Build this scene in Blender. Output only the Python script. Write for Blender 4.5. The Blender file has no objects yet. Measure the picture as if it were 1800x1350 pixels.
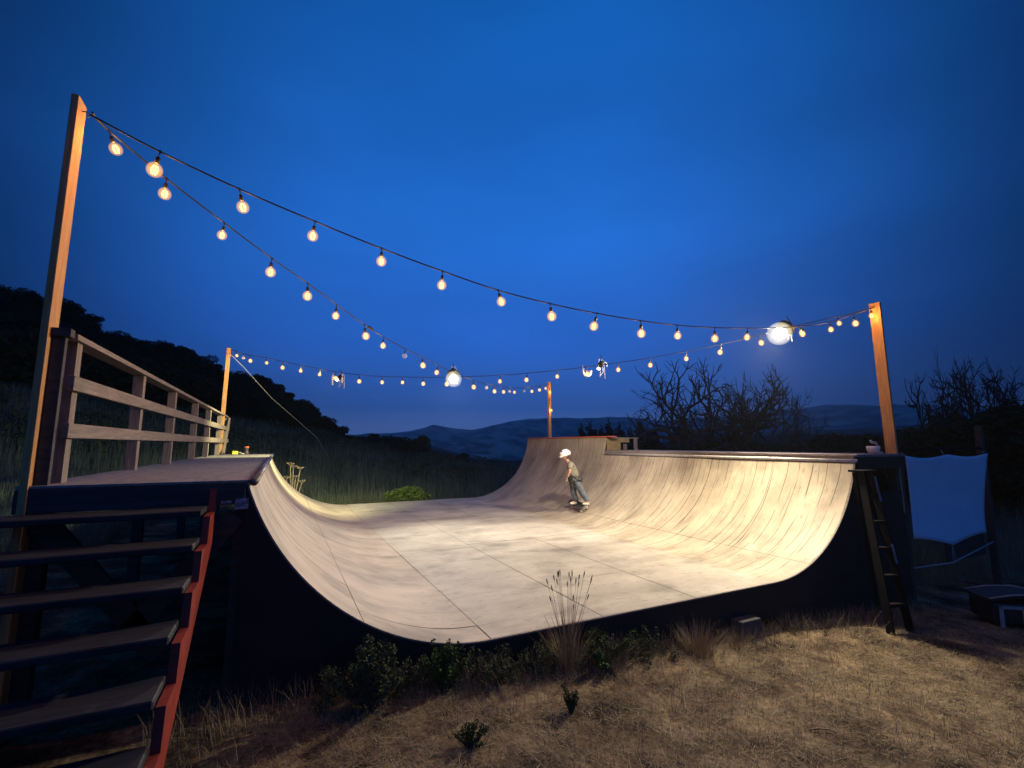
import bpy, math, random
import numpy as np
from mathutils import Vector, Matrix, noise as mnoise
R_ = math.radians
sc = bpy.context.scene
# ------------------------------------------------------------------ camera
CAMZ = 1.65
cam = bpy.data.cameras.new("camera"); co = bpy.data.objects.new("camera", cam)
sc.collection.objects.link(co); sc.camera = co
cam.sensor_width = 36; cam.lens = 818 / 1800 * 36; cam.clip_start = .05; cam.clip_end = 12000
pitch = math.atan(106 / 818)
Yv = Vector((492 - 900, -(781 - 675), -818.)).normalized()
Zv = Vector((0, math.cos(pitch), -math.sin(pitch))); Zv = (Zv - Yv * Zv.dot(Yv)).normalized()
Xv = Yv.cross(Zv)
CR = Matrix((Xv, Yv, Zv))
co.matrix_world = Matrix.Translation((0, 0, CAMZ)) @ CR.to_4x4()
RIGHT = Vector((.8966, -.4427, 0)); FWD = Vector((.4427, .8966, 0))
# ------------------------------------------------------------------ world (blue hour)
w = bpy.data.worlds.new("World"); sc.world = w; w.use_nodes = True
nt = w.node_tree; N = nt.nodes; L = nt.links
for n in list(N): N.remove(n)
def nd(nt, t, **k):
    n = nt.nodes.new(t)
    for a, b in k.items():
        if a == 'inp':
            for i, v in b.items(): n.inputs[i].default_value = v
        else: setattr(n, a, b)
    return n
out = nd(nt, 'ShaderNodeOutputWorld'); tc = nd(nt, 'ShaderNodeTexCoord')
sky = nd(nt, 'ShaderNodeTexSky'); sky.sky_type = 'NISHITA'; sky.sun_disc = False
sky.sun_elevation = R_(-6); sky.sun_rotation = R_(200)
sep = nd(nt, 'ShaderNodeSeparateXYZ'); L.new(tc.outputs['Generated'], sep.inputs[0])
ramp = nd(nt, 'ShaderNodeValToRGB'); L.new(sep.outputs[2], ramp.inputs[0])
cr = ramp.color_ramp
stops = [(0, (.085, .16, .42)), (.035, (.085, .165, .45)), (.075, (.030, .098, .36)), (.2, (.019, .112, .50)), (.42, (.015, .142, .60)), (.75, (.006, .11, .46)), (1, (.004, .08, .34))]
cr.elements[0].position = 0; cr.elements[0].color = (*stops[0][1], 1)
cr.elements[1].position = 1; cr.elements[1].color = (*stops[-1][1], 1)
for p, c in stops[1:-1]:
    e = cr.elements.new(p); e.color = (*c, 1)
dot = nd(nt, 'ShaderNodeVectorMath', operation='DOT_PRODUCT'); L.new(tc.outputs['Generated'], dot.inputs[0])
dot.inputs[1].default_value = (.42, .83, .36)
mr = nd(nt, 'ShaderNodeMapRange', inp={1: .62, 2: 1.0, 3: .19, 4: 1.0}); mr.interpolation_type = 'SMOOTHSTEP'; L.new(dot.outputs['Value'], mr.inputs[0])  # sky colour dims away from the view centre, imitating lens vignetting
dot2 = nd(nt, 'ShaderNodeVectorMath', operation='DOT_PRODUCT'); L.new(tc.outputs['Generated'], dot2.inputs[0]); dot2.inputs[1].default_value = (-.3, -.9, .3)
mr2 = nd(nt, 'ShaderNodeMapRange', inp={1: .1, 2: .9, 3: 0, 4: .58}); L.new(dot2.outputs['Value'], mr2.inputs[0])  # brightening added to the sky behind the camera, fill for the pale sheet
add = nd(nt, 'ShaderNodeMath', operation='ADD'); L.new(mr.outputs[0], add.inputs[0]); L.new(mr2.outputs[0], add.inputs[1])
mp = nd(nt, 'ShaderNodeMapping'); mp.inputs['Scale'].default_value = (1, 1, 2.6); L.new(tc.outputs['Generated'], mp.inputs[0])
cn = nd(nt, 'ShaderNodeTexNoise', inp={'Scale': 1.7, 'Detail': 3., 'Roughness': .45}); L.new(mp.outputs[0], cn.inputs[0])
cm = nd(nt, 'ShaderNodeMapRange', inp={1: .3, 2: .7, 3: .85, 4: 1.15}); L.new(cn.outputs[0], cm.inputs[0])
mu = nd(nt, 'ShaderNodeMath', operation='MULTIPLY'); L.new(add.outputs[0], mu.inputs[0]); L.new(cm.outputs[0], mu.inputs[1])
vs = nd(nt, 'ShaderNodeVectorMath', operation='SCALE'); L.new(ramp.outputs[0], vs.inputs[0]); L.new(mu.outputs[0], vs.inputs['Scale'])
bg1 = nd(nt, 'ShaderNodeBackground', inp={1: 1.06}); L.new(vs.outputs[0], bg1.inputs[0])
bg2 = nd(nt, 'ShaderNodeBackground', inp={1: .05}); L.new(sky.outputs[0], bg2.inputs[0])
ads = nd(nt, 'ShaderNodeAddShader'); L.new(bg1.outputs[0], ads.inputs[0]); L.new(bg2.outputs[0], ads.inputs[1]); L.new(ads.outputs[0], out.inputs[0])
sc.view_settings.view_transform = 'Standard'; sc.view_settings.look = 'None'
sc.view_settings.exposure = 0; sc.view_settings.gamma = 1
sc.cycles.use_denoising = True
sc.cycles.max_bounces = 5; sc.cycles.transparent_max_bounces = 16; sc.cycles.sample_clamp_indirect = 3
try: sc.cycles.use_light_tree = True
except Exception: pass
FLOOD_W = 1750.; FLOOD2_W = 500.; BULB_W = 8.0
rnd = random.Random(7); rng = np.random.default_rng(5)

# ------------------------------------------------------------------ helpers
def tag(o, label=None, cat=None, group=None, kind=None):
    if label: o['label'] = label
    if cat: o['category'] = cat
    if group: o['group'] = group
    if kind: o['kind'] = kind
    return o
def link(name, me, mat=None, parent=None):
    o = bpy.data.objects.new(name, me); sc.collection.objects.link(o)
    if mat and not me.materials:
        me.materials.append(mat)
    if parent: o.parent = parent
    return o
def empty(name, loc=(0, 0, 0), rz=0):
    o = bpy.data.objects.new(name, None); sc.collection.objects.link(o); o.location = loc; o.rotation_euler = (0, 0, rz); o.empty_display_size = .1
    return o
class MB:
    def __init__(s): s.v = []; s.f = []; s.uv = None
    def add(s, vs, fs):
        n = len(s.v); s.v += [tuple(v) for v in vs]; s.f += [tuple(i + n for i in f) for f in fs]; return s
    def box(s, a, b, M=None):
        x0, y0, z0 = a; x1, y1, z1 = b
        vs = [Vector(p) for p in ((x0,y0,z0),(x1,y0,z0),(x1,y1,z0),(x0,y1,z0),(x0,y0,z1),(x1,y0,z1),(x1,y1,z1),(x0,y1,z1))]
        if M: vs = [M @ v for v in vs]
        return s.add(vs, [(3,2,1,0),(4,5,6,7),(0,1,5,4),(1,2,6,5),(2,3,7,6),(3,0,4,7)])
    def bar(s, p, q, wd, th, up=(0, 0, 1)):      # rectangular bar from p to q; th along 'up'
        p = Vector(p); q = Vector(q); d = (q - p); l = d.length; d.normalize()
        u = Vector(up); sdd = d.cross(u)
        if sdd.length < 1e-4: u = Vector((0, 1, 0)); sdd = d.cross(u)
        sdd.normalize(); u = sdd.cross(d).normalized()
        vs = []
        for c in (p, q):
            for a, b in ((-1,-1),(1,-1),(1,1),(-1,1)): vs.append(c + sdd * a * wd / 2 + u * b * th / 2)
        return s.add(vs, [(3,2,1,0),(4,5,6,7),(0,1,5,4),(1,2,6,5),(2,3,7,6),(3,0,4,7)])
    def tube(s, pts, r, n=8, cap=True):
        pts = [Vector(p) for p in pts]; rs = r if hasattr(r, '__len__') else [r] * len(pts)
        b0 = len(s.v); prev = None
        for i, p in enumerate(pts):
            d = (pts[min(i+1, len(pts)-1)] - pts[max(i-1, 0)]).normalized()
            if prev is None:
                a = d.orthogonal().normalized()
            else:
                a = (prev - d * prev.dot(d)); a = a.normalized() if a.length > 1e-5 else d.orthogonal().normalized()
            prev = a; c = d.cross(a)
            for k in range(n):
                t = 2 * math.pi * k / n; s.v.append(tuple(p + (a * math.cos(t) + c * math.sin(t)) * rs[i]))
        for i in range(len(pts) - 1):
            for k in range(n):
                s.f.append((b0+i*n+k, b0+i*n+(k+1)%n, b0+(i+1)*n+(k+1)%n, b0+(i+1)*n+k))
        if cap:
            s.f.append(tuple(b0+k for k in reversed(range(n)))); s.f.append(tuple(b0+(len(pts)-1)*n+k for k in range(n)))
        return s
    def lathe(s, prof, c=(0,0,0), n=12, M=None):    # prof [(r,z)]
        b0 = len(s.v)
        for r, z in prof:
            for k in range(n):
                t = 2*math.pi*k/n; v = Vector((r*math.cos(t), r*math.sin(t), z))
                if M: v = M @ v
                s.v.append(tuple(v + Vector(c)))
        for i in range(len(prof)-1):
            for k in range(n):
                s.f.append((b0+i*n+k, b0+i*n+(k+1)%n, b0+(i+1)*n+(k+1)%n, b0+(i+1)*n+k))
        s.f.append(tuple(b0+k for k in reversed(range(n)))); s.f.append(tuple(b0+(len(prof)-1)*n+k for k in range(n)))
        return s
    def mesh(s, name, smooth=False):
        me = bpy.data.meshes.new(name); me.from_pydata(s.v, [], s.f); me.update()
        if smooth: me.polygons.foreach_set('use_smooth', [True]*len(me.polygons))
        return me
    def build(s, name, mat, parent=None, smooth=False, bevel=0):
        me = s.mesh(name, smooth); o = link(name, me, mat, parent)
        if bevel:
            m = o.modifiers.new('b', 'BEVEL'); m.width = bevel; m.segments = 2; m.limit_method = 'ANGLE'
        return o
def npmesh(name, V, F):          # V (n,3), F (m,k)
    me = bpy.data.meshes.new(name); k = F.shape[1]
    me.vertices.add(len(V)); me.vertices.foreach_set('co', V.astype(np.float32).ravel())
    me.loops.add(F.size); me.loops.foreach_set('vertex_index', F.astype(np.int32).ravel())
    me.polygons.add(len(F)); me.polygons.foreach_set('loop_start', np.arange(0, F.size, k, dtype=np.int32))
    me.polygons.foreach_set('loop_total', np.full(len(F), k, dtype=np.int32))
    me.update(calc_edges=True); return me
# ------------------------------------------------------------------ materials
def mat(name, c1, c2=None, scale=8., stretch=(1, 1, 1), rough=.75, bump=.0, detail=6., c3=None, spec=.3, metal=0., coord='Object', pos=(.35, .65)):
    m = bpy.data.materials.new(name); m.use_nodes = True; t = m.node_tree
    b = t.nodes['Principled BSDF']; b.inputs['Roughness'].default_value = rough; b.inputs['Metallic'].default_value = metal
    b.inputs['Specular IOR Level'].default_value = spec
    tcn = nd(t, 'ShaderNodeTexCoord'); mpn = nd(t, 'ShaderNodeMapping'); mpn.inputs['Scale'].default_value = stretch
    t.links.new(tcn.outputs[coord], mpn.inputs[0])
    n = nd(t, 'ShaderNodeTexNoise', inp={'Scale': scale, 'Detail': detail, 'Roughness': .6}); t.links.new(mpn.outputs[0], n.inputs[0])
    r = nd(t, 'ShaderNodeValToRGB'); t.links.new(n.outputs[0], r.inputs[0])
    c2 = c2 or tuple(x*.75 for x in c1)
    r.color_ramp.elements[0].position = pos[0]; r.color_ramp.elements[0].color = (*c2, 1)
    r.color_ramp.elements[1].position = pos[1]; r.color_ramp.elements[1].color = (*c1, 1)
    if c3:
        e = r.color_ramp.elements.new(pos[1] + .12); e.color = (*c3, 1)
    t.links.new(r.outputs[0], b.inputs['Base Color'])
    if bump:
        bn = nd(t, 'ShaderNodeBump', inp={'Strength': bump, 'Distance': .01}); t.links.new(n.outputs[0], bn.inputs['Height']); t.links.new(bn.outputs[0], b.inputs['Normal'])
    return m
M = {}
M['post'] = mat('pine_post', (.56,.30,.13), (.40,.20,.08), 5, (9,9,.8), bump=.3)
M['grey_wood'] = mat('weathered_wood', (.24,.19,.165), (.14,.115,.105), 6, (8,.7,8), bump=.35)
M['grey_wood_z'] = mat('weathered_wood_upright', (.26,.205,.175), (.15,.12,.11), 6, (9,9,.8), bump=.35)
M['deck_ply'] = mat('deck_plywood', (.25,.225,.215), (.16,.145,.145), 3, (6,.8,1), bump=.25, c3=(.30,.28,.26))
M['dark_ply'] = mat('dark_painted_plywood', (.017,.016,.018), (.010,.010,.011), 3, (1,1,2), rough=.7, bump=.1)
M['dark_wood'] = mat('dark_grained_wood', (.055,.050,.05), (.028,.026,.028), 5, (.8,7,7), rough=.65, bump=.3)  # dark wood tone with grain, shared by framing and underlay
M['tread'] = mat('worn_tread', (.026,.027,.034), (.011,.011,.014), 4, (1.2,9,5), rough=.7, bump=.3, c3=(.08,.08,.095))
M['red'] = mat('red_paint', (.25,.026,.016), (.14,.016,.012), 8, rough=.55, bump=.1)
M['orange_lip'] = mat('faded_red_board', (.75,.17,.09), (.55,.12,.07), 7, rough=.6)
M['steel'] = mat('galvanised_pipe', (.62,.60,.57), (.42,.40,.38), 10, rough=.45, metal=.3)
M['pipe_dark'] = mat('worn_dark_pipe', (.16,.155,.16), (.09,.09,.09), 10, rough=.45, metal=.5)
M['ply_tan'] = mat('raw_plywood', (.38,.28,.13), (.24,.17,.075), 5, (1,1,9), rough=.7, bump=.1)
M['cable'] = mat('black_rubber', (.02,.02,.022), (.012,.012,.013), 10, rough=.5)
M['plastic_black'] = mat('black_plastic', (.025,.026,.028), (.018,.018,.02), 10, rough=.4)
M['plastic_grey'] = mat('grey_plastic', (.34,.35,.33), (.22,.23,.21), 10, rough=.5)
M['metal_dark'] = mat('brown_metal', (.10,.09,.085), (.05,.045,.045), 12, rough=.5, metal=.3)
M['white_metal'] = mat('white_enamel', (.75,.75,.74), (.6,.6,.6), 12, rough=.35)
M['alu'] = mat('dull_ladder_rail', (.010,.010,.011), (.006,.006,.007), 9, (3,3,1), rough=.8, spec=.08)
M['cloth'] = mat('white_sheet', (.90,.78,.84), (.82,.70,.77), 1.6, rough=.9, spec=.1, bump=.6)
M['block'] = mat('concrete_block', (.07,.068,.075), (.045,.043,.05), 14, rough=.95, bump=.4)
M['rope'] = mat('pale_rope', (.42,.42,.42), (.3,.3,.3), 30, rough=.9)
M['sticker'] = mat('white_sticker', (.32,.32,.34), (.12,.12,.14), 38, (1,1,1), rough=.5, pos=(.48,.52))
M['bark_dead'] = mat('dead_bark', (.060,.055,.060), (.03,.028,.03), 6, (2,2,.5), rough=.95)
M['bark'] = mat('dark_bark', (.05,.04,.03), (.03,.025,.02), 6, (2,2,.5), rough=.95)
M['oak'] = mat('oak_leaves', (.040,.050,.022), (.020,.028,.012), 1.2, rough=.9, spec=.05)
M['conifer'] = mat('conifer_needles', (.035,.048,.028), (.018,.026,.015), 1.4, rough=.9, spec=.05)
M['bush'] = mat('bright_bush_leaves', (.12,.185,.045), (.06,.10,.025), 6, rough=.8, spec=.1)
M['weed'] = mat('dull_weed_leaves', (.085,.10,.05), (.045,.055,.03), 9, rough=.85, spec=.1)
M['weedgreen'] = mat('green_weed_leaves', (.06,.10,.03), (.035,.06,.02), 9, rough=.85, spec=.1)
M['straw'] = mat('dry_straw', (.38,.30,.185), (.21,.16,.10), 5, rough=.9, spec=.1, c3=(.46,.37,.24))
M['meadow'] = mat('meadow_stalks', (.17,.20,.145), (.08,.105,.08), .7, rough=.95, spec=.05, c3=(.20,.19,.12))
M['umbel'] = mat('dead_umbel', (.45,.38,.24), (.32,.27,.18), 20, rough=.9)
M['skin'] = mat('skin', (.50,.30,.21), (.42,.24,.17), 12, rough=.55)
M['hair'] = mat('brown_hair', (.10,.055,.03), (.06,.035,.02), 30, rough=.7)
M['shirt'] = mat('khaki_shirt', (.26,.24,.18), (.17,.155,.12), 14, rough=.9)
M['sweater'] = mat('dark_green_sweater', (.055,.06,.045), (.03,.034,.026), 14, rough=.95)
M['jeans'] = mat('blue_grey_jeans', (.17,.19,.21), (.085,.10,.12), 9, rough=.9)
M['helmet'] = mat('white_helmet', (.88,.87,.80), (.84,.82,.76), 5, rough=.3)
M['shoe'] = mat('pale_shoe', (.65,.60,.48), (.5,.45,.36), 14, rough=.7)
M['shoe_dark'] = mat('dark_shoe', (.05,.05,.055), (.03,.03,.03), 14, rough=.7)
M['board_deck'] = mat('skateboard_grip', (.03,.03,.033), (.02,.02,.02), 40, rough=.95)
M['board_edge'] = mat('maple_board', (.35,.34,.36), (.28,.27,.29), 10, rough=.5)
M['wheel'] = mat('urethane_wheel', (.6,.57,.5), (.5,.47,.42), 10, rough=.5)
M['yellow'] = mat('yellow_plastic', (.75,.70,.10), (.6,.55,.08), 10, rough=.5)

def emis(name, col, strength, mix=None):
    m = bpy.data.materials.new(name); m.use_nodes = True; t = m.node_tree; t.nodes.clear()
    o = nd(t, 'ShaderNodeOutputMaterial'); e = nd(t, 'ShaderNodeEmission', inp={0: (*col, 1), 1: strength})
    if mix is None: t.links.new(e.outputs[0], o.inputs[0])
    else:
        tr = nd(t, 'ShaderNodeBsdfTransparent', inp={0: (1, .93, .8, 1)}); mx = nd(t, 'ShaderNodeMixShader', inp={0: mix})
        t.links.new(tr.outputs[0], mx.inputs[1]); t.links.new(e.outputs[0], mx.inputs[2]); t.links.new(mx.outputs[0], o.inputs[0])
        m.cycles.emission_sampling = 'NONE'
    return m
M['glass_halo'] = bpy.data.materials.new('amber_halo_glass'); M['glass_halo'].use_nodes = True; t = M['glass_halo'].node_tree; t.nodes.clear()  # glowing volume inside the globe imitates the soft halo round a bulb
o = nd(t, 'ShaderNodeOutputMaterial'); e = nd(t, 'ShaderNodeEmission', inp={0: (1., .50, .12, 1), 1: 13.}); ab_ = nd(t, 'ShaderNodeVolumeAbsorption', inp={0: (1., .72, .35, 1), 1: 14.}); ad_ = nd(t, 'ShaderNodeAddShader'); t.links.new(e.outputs[0], ad_.inputs[0]); t.links.new(ab_.outputs[0], ad_.inputs[1]); t.links.new(ad_.outputs[0], o.inputs['Volume']); M['glass_halo'].cycles.emission_sampling = 'NONE'
tr = nd(t, 'ShaderNodeBsdfTransparent'); t.links.new(tr.outputs[0], o.inputs['Surface'])
M['filament'] = emis('glowing_filament', (1., .70, .27), 3.0); M['filament'].cycles.emission_sampling = 'NONE'
M['led'] = emis('white_led_panel', (1., .96, .80), 40.0); M['led'].cycles.emission_sampling = 'NONE'
mg = bpy.data.materials.new('clear_glass'); mg.use_nodes = True; t = mg.node_tree; b = t.nodes['Principled BSDF']
b.inputs['Base Color'].default_value = (.8,.85,.9,1); b.inputs['Roughness'].default_value = .05; b.inputs['Alpha'].default_value = .35; M['glass_off'] = mg

M['dome_halo'] = bpy.data.materials.new('lamp_halo'); M['dome_halo'].use_nodes = True; t = M['dome_halo'].node_tree; t.nodes.clear()  # glowing volume that imitates the glare round a flood lamp
o = nd(t, 'ShaderNodeOutputMaterial'); e = nd(t, 'ShaderNodeEmission', inp={0: (1., .90, .66, 1), 1: 2.6}); t.links.new(e.outputs[0], o.inputs['Volume']); M['dome_halo'].cycles.emission_sampling = 'NONE'
tr = nd(t, 'ShaderNodeBsdfTransparent'); t.links.new(tr.outputs[0], o.inputs['Surface'])
# ramp surface: weathered composite sheets, cracks and tyre-grey wear running along the riding direction (UV: u = arc length, v = across)
def ramp_mat(name, streak, base=((.47,.41,.32),(.38,.32,.245))):
    m = bpy.data.materials.new(name); m.use_nodes = True; t = m.node_tree; b = t.nodes['Principled BSDF']; lk = t.links.new
    b.inputs['Roughness'].default_value = .62; b.inputs['Specular IOR Level'].default_value = .3
    uv = nd(t, 'ShaderNodeUVMap', uv_map='UVMap')
    def mapped(s, loc=(0,0,0)):
        x = nd(t, 'ShaderNodeMapping'); x.inputs['Scale'].default_value = s; x.inputs['Location'].default_value = loc; lk(uv.outputs[0], x.inputs[0]); return x
    def noise(s, scale, det=4., rough=.55, loc=(0,0,0)):
        x = nd(t, 'ShaderNodeTexNoise', inp={'Scale': scale, 'Detail': det, 'Roughness': rough}); lk(mapped(s, loc).outputs[0], x.inputs[0]); return x
    def rng_(src, a, b_, c, d):
        x = nd(t, 'ShaderNodeMapRange', inp={1: a, 2: b_, 3: c, 4: d}); lk(src, x.inputs[0]); return x.outputs[0]
    def mult(col, f):
        x = nd(t, 'ShaderNodeMix', data_type='RGBA', blend_type='MULTIPLY', inp={0: 1.}); lk(col, x.inputs[6]); lk(f, x.inputs[7]); return x.outputs[2]
    n1 = noise((.5, 1.2, 1), 2.2, 6); r = nd(t, 'ShaderNodeValToRGB'); lk(n1.outputs[0], r.inputs[0])
    r.color_ramp.elements[0].position = .3; r.color_ramp.elements[0].color = (*base[1], 1)
    r.color_ramp.elements[1].position = .7; r.color_ramp.elements[1].color = (*base[0], 1)
    col = r.outputs[0]
    # long faint wear streaks
    n2 = noise((.55, 13, 1), 2.0, 3, loc=(3,1,0)); col = mult(col, rng_(n2.outputs[0], .3, .7, .94, 1.04))
    # fine grain
    n3 = noise((20, 60, 1), 4.0, 3); col = mult(col, rng_(n3.outputs[0], .25, .75, .84, 1.12))
    # grey stains
    n4 = noise((1.0, 1.5, 1), 1.3, 5, loc=(7,2,0)); col = mult(col, rng_(n4.outputs[0], .52, .68, 1., .68))
    n6 = noise((.35, 3.6, 1), 1.8, 4, loc=(1,9,0)); col = mult(col, rng_(n6.outputs[0], .60, .72, 1., .93))
    # long dark cracks: the iso-line of a stretched noise, broken up by another
    def cracks(k, width, lo, hi, loc, dark, wob=.35):
        # evenly running lines along the riding direction, wobbling slightly, broken into lengths
        sp = nd(t, 'ShaderNodeSeparateXYZ'); lk(uv.outputs[0], sp.inputs[0])
        a = noise((.45, 1.3, 1), 1.0, 2., .5, loc)
        m1 = nd(t, 'ShaderNodeMath', operation='MULTIPLY_ADD', inp={1: k, 2: loc[0]*.37}); lk(sp.outputs[1], m1.inputs[0])
        m2 = nd(t, 'ShaderNodeMath', operation='MULTIPLY_ADD', inp={1: k*wob}); lk(a.outputs[0], m2.inputs[0]); lk(m1.outputs[0], m2.inputs[2])
        fr = nd(t, 'ShaderNodeMath', operation='FRACT'); lk(m2.outputs[0], fr.inputs[0])
        d_ = nd(t, 'ShaderNodeMath', operation='SUBTRACT', inp={1: .5}); lk(fr.outputs[0], d_.inputs[0])
        ab = nd(t, 'ShaderNodeMath', operation='ABSOLUTE'); lk(d_.outputs[0], ab.inputs[0])
        line = rng_(ab.outputs[0], width*k, width*k*2.2, 1., 0.)
        brk_ = noise((1.1, k*.9, 1), 1.0, 2, loc=(loc[0]+5, loc[1], 0)); bk = rng_(brk_.outputs[0], lo, hi, 0, 1)
        p = nd(t, 'ShaderNodeMath', operation='MULTIPLY'); lk(line, p.inputs[0]); lk(bk, p.inputs[1])
        return rng_(p.outputs[0], 0, 1, 1., dark)
    if streak:
        col = mult(col, cracks(5.3, .0034, .42, .50, (0, 0, 0), .30))
        col = mult(col, cracks(8.1, .0028, .50, .57, (4, 4, 0), .45, .22))
    else:
        col = mult(col, cracks(2.3, .0030, .58, .62, (2, 6, 0), .5, .12))
        col = mult(col, cracks(5.7, .0030, .62, .66, (8, 3, 0), .6, .12))
    # blotches of grey dirt, and small dark scuffs
    n7 = noise((.8, .9, 1), 1.1, 5, .65, loc=(11,5,0)); col = mult(col, rng_(n7.outputs[0], .36, .60, .74, 1.06))
    n8 = noise((3, 9, 1), 2.6, 3, .5, loc=(2,8,0)); col = mult(col, rng_(n8.outputs[0], .62, .72, 1., .58))
    lk(col, b.inputs['Base Color'])
    bn = nd(t, 'ShaderNodeBump', inp={'Strength': .25, 'Distance': .004}); lk(n3.outputs[0], bn.inputs['Height']); lk(bn.outputs[0], b.inputs['Normal'])
    return m
M['surf_plain'] = ramp_mat('ramp_sheet', False, ((.47,.42,.34),(.37,.325,.26)))
M['surf_streak'] = ramp_mat('ramp_sheet_cracked', True, ((.49,.415,.30),(.40,.33,.235)))
M['surf_left'] = ramp_mat('ramp_sheet_left', False, ((.48,.40,.315),(.38,.31,.24)))

# ------------------------------------------------------------------ terrain
Y0, Y1 = 3.87, 13.85
XL, XR, RR, HC = 1.715, 5.45, 2.0, 1.40
pxs = [-900,-400,0,100,170,230,300,350,400,440,480,540,595,640,700,760,830,900,930,1060,1200,1380,1500,1600,1700,1800,2400]
az_of = lambda px: math.degrees(math.atan2(px-900, 818/math.cos(pitch))) + 26.3
AZ = np.array([az_of(p) for p in pxs])
def elt(py): return (781 - py) / 818.0      # tan(elevation) / cos(off-axis), close enough near the horizon
cosf = np.array([math.cos(math.radians(a-26.3)) for a in AZ])
# silhouettes as picture rows -> tan elevation at that azimuth
hillA = np.array([500,515,545,575,620,635,645,668,690,700,715,745,785,795,800,812,816,816,816,800,795,788,785,780,760,745,740])   # wooded left hill, ground row at 75 m
farB = np.array([770,770,770,770,770,770,770,770,770,770,770,770,768,765,762,750,756,741,738,738,742,722,718,716,720,722,730])
nearC = np.array([790,790,790,790,790,790,790,790,790,790,790,790,790,788,785,783,800,818,818,800,770,760,758,752,748,745,740])
tA = elt(hillA)*cosf; tB = elt(farB)*cosf; tC = elt(nearC)*cosf
def sstep(a, b, x):
    t_ = np.clip((x-a)/(b-a), 0, 1); return t_*t_*(3-2*t_)
def vnoise(x, y, s, seed=0):      # cheap smooth noise from sines
    a = np.sin(x*s*1.3+seed)*np.cos(y*s*1.1-seed*1.7) + .6*np.sin(x*s*2.9+y*s*2.3+seed*3.1) + .4*np.cos(x*s*5.3-y*s*4.7+seed)
    return a/2.0
def H_(x, y):
    x = np.asarray(x, float); y = np.asarray(y, float)
    r = np.hypot(x, y) + 1e-6; az = np.degrees(np.arctan2(x, y))
    base = -.13 - .07*np.clip(x, -4, 10)
    base = base + .018*vnoise(x, y, 2.3, 1) + .03*vnoise(x, y, .8, 4)
    # behind the ramp the ground sits a little lower, then meadow rises to the left
    mz = np.interp(az, [-60,-21,-5,6,14,26,45,62,74,110], [5.5,4.3,3.0,1.5,.1,-.7,-.4,0.,.8,1.2])
    back = sstep(13.5, 42, r)
    base = base*(1-back) + mz*back - .25*sstep(11, 15, r)*(1-sstep(18, 30, r))
    infr = (np.abs(((az+180) % 360)-180 - 26) < 75)
    A = CAMZ + 75*np.interp(az, AZ, tA) ; C = CAMZ + 260*np.interp(az, AZ, tC); B = CAMZ + 1700*np.interp(az, AZ, tB)
    B = B + 26*vnoise(x, y, .0035, 2)*sstep(600, 1500, r)*.0
    z = base
    k = sstep(42, 75, r); z = z*(1-k) + A*k
    k = sstep(85, 240, r); z = z*(1-k) + C*k
    k = sstep(270, 520, r); z = z*(1-k) + np.minimum(C-14, -12)*k
    k = sstep(560, 1700, r)**1.35; z = z*(1-k) + B*k
    k = sstep(1750, 3500, r); z = z*(1-k) + (-80)*k
    hn = sstep(500, 900, r)*(1-sstep(1550, 1720, r))
    z = z + hn*(16*vnoise(x, y, .013, 3) + 24*vnoise(x, y, .0046, 8) + 3*vnoise(x, y, .034, 5))*(1-.6*sstep(1200, 1600, r))
    return z
azs = np.concatenate([np.arange(-180, -40, 4.), np.arange(-40, 95, .32), np.arange(95, 180, 4.)])
rs = np.concatenate([[.0], np.geomspace(.6, 5000, 300)])
AA, RRm = np.meshgrid(np.radians(azs), rs); gx = RRm*np.sin(AA); gy = RRm*np.cos(AA); gz = H_(gx, gy)
na = len(azs); nr = len(rs)
V = np.stack([gx.ravel(), gy.ravel(), gz.ravel()], 1)
ii, jj = np.meshgrid(np.arange(nr-1), np.arange(na), indexing='ij'); j2 = (jj+1) % na
F = np.stack([ii*na+jj, ii*na+j2, (ii+1)*na+j2, (ii+1)*na+jj], -1).reshape(-1, 4)[:, ::-1]
me = npmesh('ground', V, F); me.polygons.foreach_set('use_smooth', [True]*len(F))
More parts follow.
